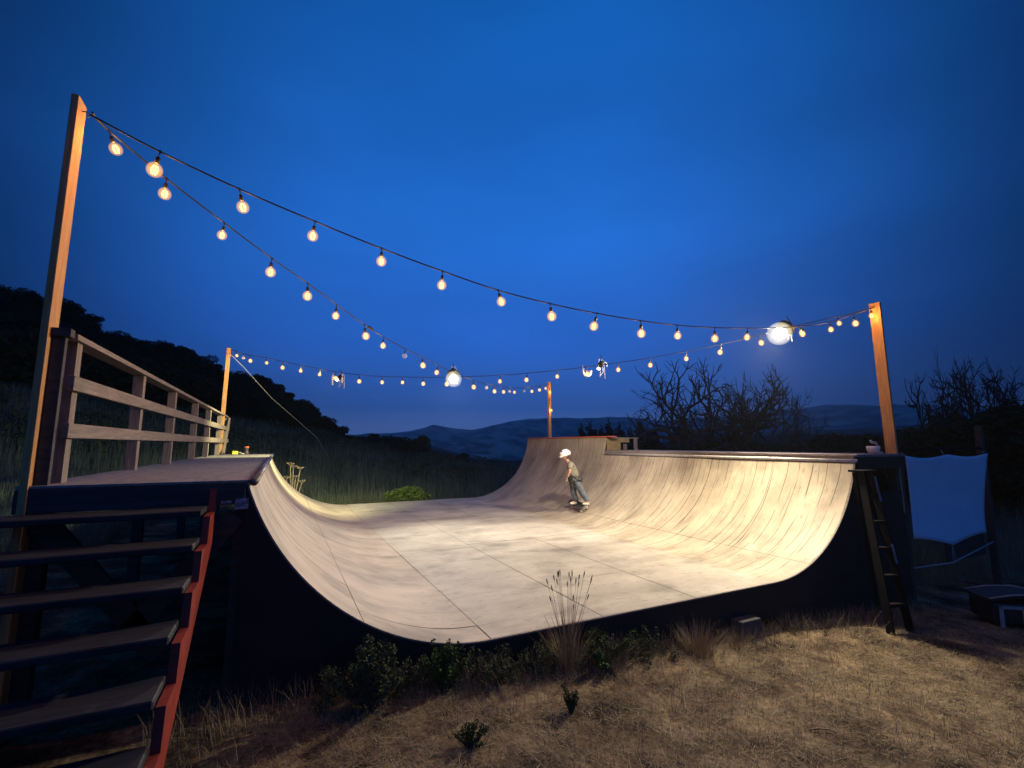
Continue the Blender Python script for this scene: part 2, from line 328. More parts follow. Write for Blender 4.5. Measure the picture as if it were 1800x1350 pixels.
def ground_mat():
    m = bpy.data.materials.new('dry_ground'); m.use_nodes = True; t = m.node_tree; b = t.nodes['Principled BSDF']; lk = t.links.new
    b.inputs['Roughness'].default_value = .95; b.inputs['Specular IOR Level'].default_value = .05
    g = nd(t, 'ShaderNodeNewGeometry')
    def noise(sc_, det=6., st=(1,1,1)):
        mp_ = nd(t, 'ShaderNodeMapping'); mp_.inputs['Scale'].default_value = st; lk(g.outputs['Position'], mp_.inputs[0])
        x = nd(t, 'ShaderNodeTexNoise', inp={'Scale': sc_, 'Detail': det, 'Roughness': .62}); lk(mp_.outputs[0], x.inputs[0]); return x
    def rampc(src, stops):
        r = nd(t, 'ShaderNodeValToRGB'); lk(src, r.inputs[0]); e = r.color_ramp.elements
        e[0].position = stops[0][0]; e[0].color = (*stops[0][1], 1); e[1].position = stops[-1][0]; e[1].color = (*stops[-1][1], 1)
        for p, c in stops[1:-1]:
            q = e.new(p); q.color = (*c, 1)
        return r.outputs[0]
    n1 = noise(2.2, 8.); n2 = noise(26., 6.)
    near = rampc(n1.outputs[0], [(.36, (.028,.020,.016)), (.5, (.13,.095,.062)), (.64, (.28,.21,.13))])
    fine = rampc(n2.outputs[0], [(.32, (.3,.3,.3)), (.7, (1.25,1.2,1.15))])
    mx = nd(t, 'ShaderNodeMix', data_type='RGBA', blend_type='MULTIPLY', inp={0: 1.}); lk(near, mx.inputs[6]); lk(fine, mx.inputs[7])
    ln = nd(t, 'ShaderNodeVectorMath', operation='LENGTH'); lk(g.outputs['Position'], ln.inputs[0])
    def mixby(a, b_, lo, hi):
        k = nd(t, 'ShaderNodeMapRange', inp={1: lo, 2: hi, 3: 0, 4: 1}); lk(ln.outputs['Value'], k.inputs[0])
        x = nd(t, 'ShaderNodeMix', data_type='RGBA'); lk(k.outputs[0], x.inputs[0]); lk(a, x.inputs[6]); lk(b_, x.inputs[7]); return x.outputs[2]
    n3 = noise(.6, 6.); mead = rampc(n3.outputs[0], [(.35, (.022,.030,.018)), (.65, (.06,.065,.035))])
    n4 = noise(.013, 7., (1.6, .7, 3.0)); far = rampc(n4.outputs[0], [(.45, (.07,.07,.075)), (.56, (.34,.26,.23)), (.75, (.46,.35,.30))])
    wood = nd(t, 'ShaderNodeRGB'); wood.outputs[0].default_value = (.010, .013, .009, 1)
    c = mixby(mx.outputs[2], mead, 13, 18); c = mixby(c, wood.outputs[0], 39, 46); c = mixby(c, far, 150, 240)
    lk(c, b.inputs['Base Color'])
    bn = nd(t, 'ShaderNodeBump', inp={'Strength': .5, 'Distance': .02}); lk(n2.outputs[0], bn.inputs['Height']); lk(bn.outputs[0], b.inputs['Normal'])
    return m
M['ground'] = ground_mat()
tag(link('ground', me, M['ground']), kind='structure')
def gz_(x, y): return float(H_(x, y))

# ------------------------------------------------------------------ the halfpipe
UL = RR*math.acos((RR-HC)/RR); UF = UL; UR = UL + (XR-XL)
def prof(u):          # arc length -> (x, z)
    if u < UL:
        a = (UL-u)/RR; return XL - RR*math.sin(a), RR*(1-math.cos(a))
    if u <= UR: return XL + (u-UL), 0.
    a = (u-UR)/RR; return XR + RR*math.sin(a), RR*(1-math.cos(a))
def nrm(u):
    if u < UL: a = (UL-u)/RR; return math.sin(a), math.cos(a)
    if u <= UR: return 0., 1.
    a = (u-UR)/RR; return -math.sin(a), math.cos(a)
pipe = empty('halfpipe', (3.6, 8.8, -.25))
tag(pipe, 'wooden skate halfpipe with pale worn riding surface and dark painted sides', 'skate ramp')
PO = Vector((3.6, 8.8, -.25))
def surf(name, cols, material, label=None):
    """cols: (u0,u1,[y breaks]) sheets with real gaps between them"""
    vs = []; fs = []; uvs = []
    g = .0042
    for (u0, u1, ys) in cols:
        for y0, y1 in zip(ys[:-1], ys[1:]):
            off = rnd.uniform(-.0018, .0018); sk = rnd.uniform(-.003, .003)
            ys0 = y0 + (g if y0 > Y0+.01 else 0); ys1 = y1 - (g if y1 < Y1-.01 else 0)
            nu = max(2, int((u1-u0)/.07)); nv = max(2, int((y1-y0)/.3)); b0 = len(vs)
            for i in range(nu+1):
                u = u0 + g*.8 + (u1-u0-1.6*g)*i/nu; x, z = prof(u); nx, nz = nrm(u)
                for j in range(nv+1):
                    y = ys0 + (ys1-ys0)*j/nv
                    wv = off + .0035*mnoise.noise(Vector((u*1.1, y*.9, 3))) + sk*(i/nu-.5)
                    vs.append((x+nx*wv, y, z+nz*wv)); uvs.append((u, y))
            for i in range(nu):
                for j in range(nv):
                    a = b0+i*(nv+1)+j; fs.append((a, a+nv+1, a+nv+2, a+1))
    # edge skirt so the sheet has a thickness seen from the front
    me = bpy.data.meshes.new(name); me.from_pydata([(Vector(v)-PO) for v in vs], [], fs)
    ul = me.uv_layers.new(name='UVMap')
    for lp in me.loops: ul.data[lp.index].uv = uvs[lp.vertex_index]
    me.polygons.foreach_set('use_smooth', [True]*len(fs)); me.update()
    o = link(name, me, material, pipe)
    if label: o['label'] = label
    return o
def brk(first, step, extra=()):
    l = [Y0]; y = first
    while y < Y1-.15: l.append(y); y += step
    return sorted(l+list(extra)) + [Y1]
surf('left_transition', [(0.02, 1.415, brk(4.9, 2.44)), (1.415, UL, brk(6.2, 2.44, (4.20,)))], M['surf_left'], 'left curved wall of the ramp, pinkish and worn')
surf('flat_bottom', [(UL, 3.71, brk(7.3, 2.44, (4.19,))), (3.71, 4.95, brk(5.07, 2.44)), (4.95, UR, brk(5.09, 2.44))], M['surf_plain'])
surf('right_transition', [(UR, 7.0, brk(5.30, 2.44)), (7.0, UR+UL-.02, [Y0]+[Y0+1.22*k for k in range(1, 5)]+[9.615])], M['surf_streak'], 'right curved wall with long dark cracks')
UE = RR*math.acos((RR-1.83)/RR)
surf('extension_face', [(7.0, UR+UE, [9.615, 10.84, 12.06, 13.28, Y1])], M['surf_streak'], 'raised far end of the right wall')
# dark underlay (the seams show it), front and back skirts
vs = []; fs = []
uu = [UL*i/20 for i in range(21)] + [UL+(UR-UL)*i/6 for i in range(1, 7)] + [UR+UL*i/20 for i in range(1, 21)]
for u in uu:
    x, z = prof(u); nx, nz = nrm(u)
    for y in (Y0+.002, Y1-.002): vs.append(Vector((x-nx*.009, y, z-nz*.009))-PO); 
for i in range(len(uu)-1): fs.append((2*i, 2*i+2, 2*i+3, 2*i+1))
me = bpy.data.meshes.new('underlay'); me.from_pydata(vs, [], fs); link('underlay', me, M['dark_wood'], pipe)
def side_panel(y, th, u_from, u_to, name):
    """plywood side following the curve from the surface down to the ground"""
    mb = MB(); n = 40; top = []; bot = []
    for i in range(n+1):
        u = u_from + (u_to-u_from)*i/n; x, z = prof(u); nx, nz = nrm(u)
        top.append((x-nx*.006, z-nz*.006)); bot.append((x, gz_(x, y)-.04 if not (XL+.2 < x < XR) else -.30 + (-.06*(x-XL)/3)))
    k = len(top)
    vs = [Vector((a, y, b))-PO for a, b in top] + [Vector((a, y, b))-PO for a, b in bot] + [Vector((a, y+th, b))-PO for a, b in top] + [Vector((a, y+th, b))-PO for a, b in bot]
    fs = []
    for i in range(k-1):
        fs += [(k+i, k+i+1, i+1, i), (2*k+i, 2*k+i+1, 3*k+i+1, 3*k+i), (k+i, 3*k+i, 3*k+i+1, k+i+1)]
    fs += [(0, 2*k, 3*k, k), (k-1, 2*k-1, 4*k-1, 3*k-1)]
    mb.add(vs, fs); return mb.build(name, M['dark_ply'], pipe)
side_panel(Y0-.016, .018, 0.0, UR+UL, 'side_panel'); side_panel(Y1-.002, .018, 0.0, UR+UL, 'side_panel')
# pale edge of the riding sheets along the front
mb = MB(); e0 = []
for i in range(101):
    u = .01 + (UR+UL-.02)*i/100; x, z = prof(u); nx, nz = nrm(u)
    e0.append((Vector((x, Y0-.019, z))-PO, Vector((x-nx*.012, Y0-.019, z-nz*.012))-PO, Vector((x, Y0+.001, z))-PO))
vs = [p for tr in e0 for p in tr]; fs = []
for i in range(100):
    a = 3*i; fs += [(a+1, a+4, a+3, a), (a, a+3, a+5, a+2)]
mb.add(vs, fs); mb.build('sheet_edge', M['grey_wood'], pipe)
# left deck
lx0, lx1 = -1.40, -.19
zD = 1.40
def P(*a): return [tuple(Vector(p)-PO) for p in a]
def pbox(mb, a, b): 
    a2 = Vector(a)-PO; b2 = Vector(b)-PO; mb.box(a2, b2)
deck = MB()
for k in range(5):
    y0 = Y0 - .03 + k*2.01; pbox(deck, (lx0, y0+.003, zD-.018), (lx1, min(y0+2.007, Y1+.02), zD + rnd.uniform(-.001, .002)))
deck.build('deck_surface', M['deck_ply'], pipe, bevel=.002)
mb = MB(); pbox(mb, (-.188, Y0-.01, zD-.02), (-.165, Y1, zD-.001)); mb.build('deck_edge_strip', M['grey_wood'], pipe)
mb = MB(); mb.tube(P((-.150, Y0-.045, zD-.012), (-.150, 6.5, zD-.01), (-.150, 10, zD-.012), (-.150, Y1+.02, zD-.01)), .030, 12); mb.build('coping', M['pipe_dark'], pipe, True, 0)
# left deck framing: rim boards, joists, legs and cross braces
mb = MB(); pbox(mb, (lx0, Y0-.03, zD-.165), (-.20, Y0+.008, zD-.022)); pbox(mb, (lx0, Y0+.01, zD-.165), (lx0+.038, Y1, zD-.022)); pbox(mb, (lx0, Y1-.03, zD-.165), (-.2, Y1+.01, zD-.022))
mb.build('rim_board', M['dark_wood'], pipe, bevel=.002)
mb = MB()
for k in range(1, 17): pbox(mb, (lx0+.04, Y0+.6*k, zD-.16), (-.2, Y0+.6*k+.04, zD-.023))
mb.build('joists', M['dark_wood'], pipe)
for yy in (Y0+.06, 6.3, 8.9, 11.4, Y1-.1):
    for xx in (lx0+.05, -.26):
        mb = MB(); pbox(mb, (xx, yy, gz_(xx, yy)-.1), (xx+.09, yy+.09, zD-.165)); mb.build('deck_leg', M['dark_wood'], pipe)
for (a, b) in (((lx0+.1, 1.2), (-.62, .30)), ((-.25, 1.15), (-.80, .45))):
    mb = MB(); mb.bar(*P((a[0], Y0+.045, a[1]), (b[0], Y0+.045, b[1])), .04, .13); mb.build('brace', M['dark_wood'], pipe)
# railing on the outer edge of the left deck
rail = MB(); pbox(rail, (-1.36, 3.975, 2.335), (-1.235, 14.1, 2.373)); rail = rail.build('railing', M['grey_wood'], pipe, bevel=.003); rail['label'] = 'top board of the weathered railing on the left deck'
def rsub(name, a, b, m='grey_wood'):
    mb = MB(); pbox(mb, a, b); return mb.build(name, M[m], rail, bevel=.003)
rsub('rail_board', (-1.262, 3.96, 2.0), (-1.224, 14.45, 2.095)); rsub('rail_board', (-1.262, 3.96, 1.69), (-1.224, 14.45, 1.785))
for yy in (4.12, 5.85, 7.48, 9.35, 10.98, 12.9, 14.05):
    rsub('rail_post', (-1.352, yy-.045, zD-.1), (-1.264, yy+.045, 2.334), 'grey_wood_z')
rsub('end_board', (-1.333, 3.885, zD-.3), (-1.268, 3.925, 2.33), 'dark_wood'); rsub('end_cap', (-1.334, 3.86, 2.332), (-1.238, 3.927, 2.385), 'dark_wood')  # darker wood puts the shade of the unlit end face into the colour
mb = MB(); mb.bar(*P((-1.2, 13.2, 1.42), (-1.2, 14.0, 2.3)), .09, .04, (1, 0, 0)); mb.build('rail_brace', M['grey_wood_z'], rail)
# right deck
zR = 1.455
mb = MB(); pbox(mb, (7.41, Y0-.02, zR+.012), (8.72, 9.6, zR+.05)); mb.build('deck_surface', M['deck_ply'], pipe, bevel=.003)
mb = MB(); pbox(mb, (7.36, Y0+.0, zR-.035), (7.412, 9.6, zR+.030)); mb.build('deck_edge_strip', M['grey_wood'], pipe)
mb = MB(); mb.tube(P((7.375, Y0-.03, HC+.012), (7.375, 6.6, HC+.018), (7.375, 9.6, HC+.012)), .029, 12); mb.build('coping', M['steel'], pipe, True)
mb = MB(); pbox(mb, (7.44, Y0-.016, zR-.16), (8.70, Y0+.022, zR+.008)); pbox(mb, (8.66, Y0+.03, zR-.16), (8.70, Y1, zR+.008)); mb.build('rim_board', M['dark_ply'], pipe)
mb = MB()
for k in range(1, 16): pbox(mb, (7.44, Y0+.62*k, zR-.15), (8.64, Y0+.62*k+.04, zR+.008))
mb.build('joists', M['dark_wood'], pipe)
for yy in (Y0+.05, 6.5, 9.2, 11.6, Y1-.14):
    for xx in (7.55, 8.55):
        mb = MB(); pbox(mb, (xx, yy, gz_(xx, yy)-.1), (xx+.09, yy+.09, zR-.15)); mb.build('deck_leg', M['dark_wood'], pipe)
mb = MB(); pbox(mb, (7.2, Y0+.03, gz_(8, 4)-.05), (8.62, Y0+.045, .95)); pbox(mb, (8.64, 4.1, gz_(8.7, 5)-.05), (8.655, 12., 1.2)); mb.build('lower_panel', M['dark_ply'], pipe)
# extension box
mb = MB(); pbox(mb, (7.445, 9.61, zR+.052), (7.88, 9.628, 1.80)); pbox(mb, (7.88, 9.612, 1.70), (8.17, 9.626, 1.80)); mb.build('extension_side', M['ply_tan'], pipe)
for xx, yy, dy, zt in ((7.99, 9.60, .045, 1.66), (8.34, 9.60, .045, 1.80), (8.5, 11., .09, 1.8), (8.5, 13.5, .09, 1.8), (7.6, 11., .09, 1.8), (7.6, 13.5, .09, 1.8)):
    mb = MB(); pbox(mb, (xx, yy, zR+.052), (xx+.09, yy+dy, zt)); mb.build('extension_stud', M['grey_wood_z'], pipe)
mb = MB(); pbox(mb, (7.47, 9.63, 1.802), (8.5, Y1, 1.83)); mb.build('extension_deck', M['deck_ply'], pipe)
mb = MB(); pbox(mb, (7.40, 9.42, 1.832), (7.62, Y1+.02, 1.856)); mb.build('lip_board', M['orange_lip'], pipe, bevel=.002)
mb = MB(); pbox(mb, (7.7, Y1-.06, -.4), (8.6, Y1-.04, 1.8)); mb.build('back_panel', M['dark_ply'], pipe)
# stickers on the left side panel (illegible, pale)
mb = MB(); pbox(mb, (-.255, Y0-.0345, 1.20), (-.175, Y0-.0325, 1.275)); s = mb.build('sticker', M['sticker'], pipe)
mb = MB(); pbox(mb, (-.34, Y0-.0345, 1.245), (-.28, Y0-.0325, 1.262)); mb.build('sticker', M['sticker'], pipe)

# concrete block under the fascia
bl = MB(); M4 = Matrix.Translation((4.80, 3.80, gz_(4.8, 3.8)-.05)); bl.add([M4 @ Vector(p) for p in ((-.21,-.1,0),(.21,-.1,0),(.21,.1,0),(-.21,.1,0),(-.155,-.09,.25),(.155,-.09,.25),(.155,.09,.25),(-.155,.09,.25))], [(3,2,1,0),(4,5,6,7),(0,1,5,4),(1,2,6,5),(2,3,7,6),(3,0,4,7)])
tag(bl.build('pier_block', M['block'], None, bevel=.012), 'grey concrete pier block under the front edge of the ramp', 'block')

# ------------------------------------------------------------------ stairs
st = empty('wooden_stairs', (-1.0, 3.0, 0)); SO = Vector((-1.0, 3.0, 0))
tag(st, 'dark wooden open stairs with red side board climbing to the left deck', 'stairs')
RISE, RUN = .163, .252
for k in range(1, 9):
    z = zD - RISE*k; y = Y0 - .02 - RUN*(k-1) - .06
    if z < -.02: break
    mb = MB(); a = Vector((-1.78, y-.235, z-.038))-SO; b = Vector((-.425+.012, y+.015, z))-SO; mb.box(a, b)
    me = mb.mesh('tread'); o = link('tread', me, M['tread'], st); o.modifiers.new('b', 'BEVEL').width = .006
    o.location = (0, 0, 0); o.rotation_euler = (0, R_(rnd.uniform(-.3, .3)), 0)
def stringer(x0, x1, m):
    top = []; bot = []
    ys = Y0-.02; n = 8
    prof_ = [(ys, zD-.01)]
    for k in range(1, n+1):
        z = zD - RISE*k - .042; ya = ys - RUN*(k-1) - .05; prof_ += [(ya, z), (ya-.21, z)]
    prof_ += [(ys-RUN*n-.03, zD-RISE*n-.2), (ys-RUN*n+.25, zD-RISE*n-.2)]
    low = [(ys, zD-.38)]
    pts = prof_ + low; k = len(pts)
    vs = [Vector((x0, p[0], p[1]))-SO for p in pts] + [Vector((x1, p[0], p[1]))-SO for p in pts]
    mb = MB(); mb.add(vs, [tuple(range(k)), tuple(range(2*k-1, k-1, -1))] + [((i+1) % k, i, k+i, k+(i+1) % k) for i in range(k)])
    o = mb.build('stringer', M[m], st)
    return o
stringer(-.410, -.372, 'red')['label'] = 'red painted side board of the stairs'; stringer(-1.70, -1.66, 'dark_wood')

# ------------------------------------------------------------------ light poles
def pole(name, a, b, wx, wy, m, label, ext=None):
    c = Vector(a); o = empty('light_pole', a); mb = MB(); d = Vector(b)-c
    vs = []
    for base, top in ((0, 0), (1, 1)):
        off = d if base else Vector((0,0,0))
        for sx, sy in ((-1,-1),(1,-1),(1,1),(-1,1)): vs.append(off + Vector((sx*wx/2, sy*wy/2, 0)))
    mb.add(vs, [(3,2,1,0),(4,5,6,7),(0,1,5,4),(1,2,6,5),(2,3,7,6),(3,0,4,7)])
    mb.build('post', M[m], o, bevel=.003); tag(o, label, 'light pole', 'tall posts holding the string lights')
    hk = MB(); t0 = d - Vector((0, 0, .09)); sgn = 1 if a[0] < 3 else -1
    hk.tube([t0 + Vector((sgn*wx/2, 0, .02)), t0 + Vector((sgn*(wx/2+.03), 0, .02)), t0 + Vector((sgn*(wx/2+.045), 0, 0)), t0 + Vector((sgn*(wx/2+.03), 0, -.018))], .004, 6); hk.build('eye_hook', M['pipe_dark'], o, True)
    return o
P1t = Vector((-1.357, 3.90, 3.97)); P4t = Vector((8.62, 4.0, 3.95)); P2t = Vector((-1.27, 13.3, 4.02)); P3t = Vector((7.79, 13.0, 3.68))
pole('p', (-1.357, 3.90, -.1), P1t, .040, .14, 'post', 'tallest looking wooden post at the top of the stairs on the left')
pole('p', (8.70, 4.0, .6), P4t, .045, .155, 'post', 'broad orange lit board post at the near right corner of the ramp')
pole('p', (-1.31, 13.3, 0), P2t, .085, .085, 'post', 'thin pale yellow lit post at the far end of the railing')
pole('p', (7.82, 13.05, 1.4), P3t, .08, .08, 'post', 'short post with two bulbs behind the red lip of the far ramp end')

# ------------------------------------------------------------------ string lights
A_ = [(155,-1.26,3.80,3.83),(280,-.88,3.81,3.69),(424,-.37,3.83,3.54),(554,.15,3.84,3.41),(672,.68,3.85,3.29),(779,1.22,3.87,3.19),(876,1.77,3.88,3.10),(967,2.35,3.89,3.05),(1049,2.94,3.91,3.03),(1126,3.55,3.92,3.025),(1192,4.14,3.94,3.045),(1256,4.77,3.95,3.09),(1313,5.4,3.97,3.16),(1355,5.9,3.98,3.22),(1410,6.63,4.0,3.335),(1455,7.3,4.02,3.47),(1500,8.04,4.03,3.69),(1532,8.60,4.0,3.88)]
B_ = [(157,-1.26,3.83,3.83+.04),(165,-1.22,3.96,3.85),(293,-.93,4.33,3.75),(393,-.57,4.7,3.63),(475,-.19,5.08,3.51),(540,.17,5.45,3.42),(591,.51,5.8,3.32),(641,.91,6.21,3.21),(674,1.22,6.52,3.14),(713,1.63,6.95,3.09),(742,1.99,7.31,3.05),(771,2.4,7.73,3.01),(800,2.87,8.22,2.985),(832,3.5,8.9,2.97),(868,4.34,9.71,3.0),(905,5.45,10.85,3.12),(935,6.62,12.04,3.35),(962,7.74,12.98,3.60)]
C_ = [(402,-1.22,13.28,3.98),(440,-.8,12.9,3.82),(468,-.41,12.47,3.71),(497,-.05,12.13,3.59),(563,.73,11.4,3.36),(600,1.12,11.05,3.26),(632,1.5,10.68,3.18),(672,1.92,10.29,3.12),(708,2.29,9.94,3.09),(744,2.65,9.61,3.06),(790,3.09,9.2,3.04),(880,3.91,8.43,3.03),(927,4.32,8.05,3.05),(979,4.76,7.64,3.08),(1035,5.21,7.22,3.12),(1087,5.61,6.84,3.17),(1143,6.03,6.45,3.23),(1206,6.49,6.02,3.315),(1267,6.92,5.62,3.41),(1333,7.36,5.21,3.53),(1404,7.82,4.78,3.66),(1457,8.15,4.47,3.75),(1500,8.41,4.22,3.81),(1532,8.60,4.02,3.87)]
def interp(T, px):
    a = np.array(T); return Vector([float(np.interp(px, a[:, 0], a[:, i])) for i in (1, 2, 3)])
def smooth_path(T):
    a = np.array(T, float)[:, 1:]; n = len(a); out = []
    for i in range(n-1):
        p0 = a[max(i-1, 0)]; p1 = a[i]; p2 = a[i+1]; p3 = a[min(i+2, n-1)]
        for t in np.linspace(0, 1, 5)[:-1]:
            out.append(.5*((2*p1)+(-p0+p2)*t+(2*p0-5*p1+4*p2-p3)*t*t+(-p0+3*p1-3*p2+p3)*t**3))
    out.append(a[-1]); return out
# prototypes (mesh data shared)
sk = MB(); sk.tube([(0,0,.004),(0,0,-.045)], .0045, 6); sk.lathe([(.006,-.040),(.013,-.046),(.015,-.055),(.015,-.085),(.011,-.090)], n=10)
sk.lathe([(.004,.010),(.010,.006),(.010,-.006),(.004,-.010)], n=8)
socket_me = sk.mesh('bulb_socket', True)
gl = MB(); gl.lathe([(.012,-.088),(.022,-.092),(.036,-.104),(.045,-.122),(.047,-.140),(.042,-.161),(.030,-.176),(.014,-.184),(.002,-.186)][::-1], n=18)
globe_me = gl.mesh('glass_globe', True)
fl = MB()
for k in range(6):
    a = 6.283*k/6; fl.tube([(math.cos(a)*.010, math.sin(a)*.010, -.108), (math.cos(a)*.020, math.sin(a)*.020, -.135), (math.cos(a)*.012, math.sin(a)*.012, -.168)], .0035, 5)
fil_me = fl.mesh('filament', True)
lamp_d = bpy.data.lights.new('bulb_glow', 'POINT'); lamp_d.energy = BULB_W; lamp_d.color = (1., .52, .18); lamp_d.shadow_soft_size = .025
for me_, m_ in ((socket_me, 'cable'), (globe_me, 'glass_halo'), (fil_me, 'filament')): me_.materials.append(M[m_])
globe_off = globe_me.copy(); globe_off.materials.clear(); globe_off.materials.append(M['glass_off'])
def bulb(parent, origin, p, lit=True, scale=1., tilt=0.):
    s = link('hanging_bulb', socket_me, None, parent); s.location = Vector(p)-origin; s.rotation_euler = (R_(rnd.gauss(0, 8)), R_(rnd.gauss(0, 8)) + tilt, 0); s.scale = (scale,)*3
    g = link('glass_globe', globe_me if lit else globe_off, None, s)
    if lit:
        link('filament', fil_me, None, s)
        lo = bpy.data.objects.new('bulb_glow', lamp_d); sc.collection.objects.link(lo); lo.parent = s; lo.location = (0, 0, -.135)
    else: s['label'] = 'unlit clear bulb'
    return s
def string(T, lits, offs, label):
    o0 = Vector(T[0][1:]); root = empty('string_light', o0); tag(root, label, 'string lights', 'strings of warm bulbs over the ramp')
    mb = MB(); mb.tube([Vector(p)-o0 for p in smooth_path(T)], .0062, 6); mb.build('cable', M['cable'], root, True)
    for px in lits: bulb(root, o0, interp(T, px), True, rnd.uniform(.86, 1.1))
    for px in offs: bulb(root, o0, interp(T, px), False, .8)
    return root
string(A_, [283,421,554,671,779,876,967,1049,1126,1190,1256,1314,1411,1459,1500,1526], [], 'long string of glowing bulbs across the near side, post to post, highest in the sky')
string(B_, [170,293,395,477,541,592,641,674,742,771,832,868,884,905,935,948,958], [713,852,894,919], 'string of glowing bulbs falling from the left stair post to the far short post')
rc = string(C_, [412,441,468,497,529,563,592,632,672,708,744,785,880,927,979,1029,1087,1143,1206,1267,1336,1405,1473], [431], 'string of glowing bulbs from the far yellow post across to the right orange post')
# two bulbs of string B hang down the short far post
pr = empty('pole_bulb_drop', (7.74, 12.93, 3.6)); o0 = Vector((7.74, 12.93, 3.6)); tag(pr, 'short dangling cable with two lit bulbs on the far short post', 'string lights')
mb = MB(); mb.tube([Vector((0,0,0)), Vector((.0,-.02,-.3)), Vector((.02,-.02,-.75)), Vector((.01,-.02,-1.0))], .005, 6); mb.build('cable', M['cable'], pr, True)
bulb(pr, o0, (7.74, 12.90, 3.46), True, 1.); bulb(pr, o0, (7.76, 12.90, 2.87), True, 1.)

# ------------------------------------------------------------------ flood lamps
def flood(loc, aim, W, name_label, spot=150, r=.10, col=(1., .93, .76)):
    d = (Vector(aim)-Vector(loc)).normalized(); loc = Vector(loc) - d*(.05+r); ld_ = Vector(loc)
    root = empty('flood_lamp', loc); tag(root, name_label, 'flood lamp', 'white flood lamps clipped to the light strings')
    d = (Vector(aim)-Vector(loc)).normalized(); q = d.to_track_quat('-Z', 'Y').to_matrix().to_4x4()
    mb = MB(); mb.lathe([(.03,.08),(.045,.07),(.05,.03),(.06,.0),(r*.55,-.03),(r*.75,-.055)], n=20, M=q); mb.build('housing', M['plastic_black'], root, True)
    def dome(R2, z0, name, m):
        mb = MB(); pr_ = [(.004, z0+R2)]+[(R2*math.sin(a_), z0+R2*math.cos(a_)) for a_ in [math.radians(k_) for k_ in range(15, 180, 15)]]+[(.004, z0-R2)]
        mb.lathe(pr_[::-1], n=24, M=q); return mb.build(name, M[m], root, True)
    dm = dome(r, -.05-r, 'halo_dome', 'dome_halo'); c_ = dome(r*.50, -.05-r, 'lens', 'led'); c_.parent = dm  # outer dome is added to carry the imitated glare, inner ball is the lamp
    mb = MB(); mb.tube([q @ Vector((0,0,.07)), q @ Vector((0,.03,.10)), Vector((0,0,.17))], .007, 8); mb.build('clamp_arm', M['plastic_black'], root, True)
    for k, ax in enumerate((.03, -.02, .05)):
        mb = MB(); mb.tube([(ax,.02,.12),(ax*2,.03,.0),(ax*1.5+.02,.01,-.12),(ax+.04*(k-1),.0,-.20-.03*k)], .005, 6); mb.build('loose_wire', M['white_metal'], root, True)
    ld = bpy.data.lights.new('flood_beam', 'SPOT'); ld.energy = W; ld.color = col; ld.spot_size = R_(spot); ld.spot_blend = .6; ld.shadow_soft_size = .09
    lo = bpy.data.objects.new('flood_beam', ld); sc.collection.objects.link(lo); lo.parent = root; lo.matrix_local = Matrix.Translation(d*(.08+r*2.1)) @ q
    return root
flood((7.60, 4.98, 3.54), (2.7, 5.6, 0.0), FLOOD_W, 'blazing white flood lamp near the right orange post', 142, .20, (1., .87, .64))
flood((3.15, 9.10, 2.99), (2.6, 7.0, 0.0), FLOOD2_W, 'smaller bright white flood lamp where the two far strings cross', 120, .17, (1., .95, .82))
flood((5.35, 7.10, 3.08), (5.9, 11.2, 0.3), 330., 'dark backed lamp between two pale hooks, shining away onto the far wall', 150, .05, (1., .88, .74))
flood((1.08, 11.1, 3.10), (-1.2, 14.2, 1.2), 900., 'lamp seen from behind left of the small flood lamp, shining onto the meadow', 160, .05, (1., .95, .48))

# hooks on string C
def hook(c, s, flip, label, m='white_metal'):
    root = MB(); q = Vector(c); pts = []
    for k in range(9):
        t_ = math.pi*(1.05*k/8 + (1 if flip else 0)); pts.append(q + RIGHT*math.cos(t_)*s*.55*(-1) + Vector((0,0,-math.sin(t_)*s*.7)) )
    pts.insert(0, pts[0] + Vector((0,0,s*.9*(1 if not flip else -.4))))
    root.tube(pts, s*.12, 8); return tag(root.build('cable_hook', M[m], None, True), label, 'hook', 'pale hooks on the light strings')
hook((5.17,7.22,3.03), .14, False, 'large pale open hook hanging on the far string left of a black clamp')
hook((5.42,7.02,3.13), .09, True, 'small pale curled hook right of a black clamp on the far string')
# pale arms of the turned-away lamp
for k_, px_ in enumerate((-.10, .10)):
    mb = MB(); mb.tube([(1.07+px_*.9,11.02-px_*.44,3.22),(1.07+px_,11.02-px_*.5,3.12),(1.07+px_*.9,11.02-px_*.44,3.02-.05*(1-k_))], .018, 8); tag(mb.build('lamp_hook', M['white_metal'], None, True), 'bright curved hook on the %s side of the turned away lamp' % ('left', 'right')[k_], 'hook')
# splice in string B
mb = MB(); mb.tube([(.975,6.27,3.20),(1.03,6.33,3.185)], .018, 8); tag(mb.build('cable_splice', M['cable'], None, True), 'black plug joint in the middle of the falling string', 'plug')
# guy rope
mb = MB(); gr = [(-1.22,13.35,3.86),(-.96,13.5,3.62),(-.3,15.3,3.0),(.6,17.4,2.35),(1.23,19.,1.9),(2.6,22,gz_(2.6,22)+.05)]
mb.tube(gr, .0055, 6); tag(mb.build('guy_rope', M['rope'], None, True), 'pale guy rope slanting down from the far yellow post', 'rope')

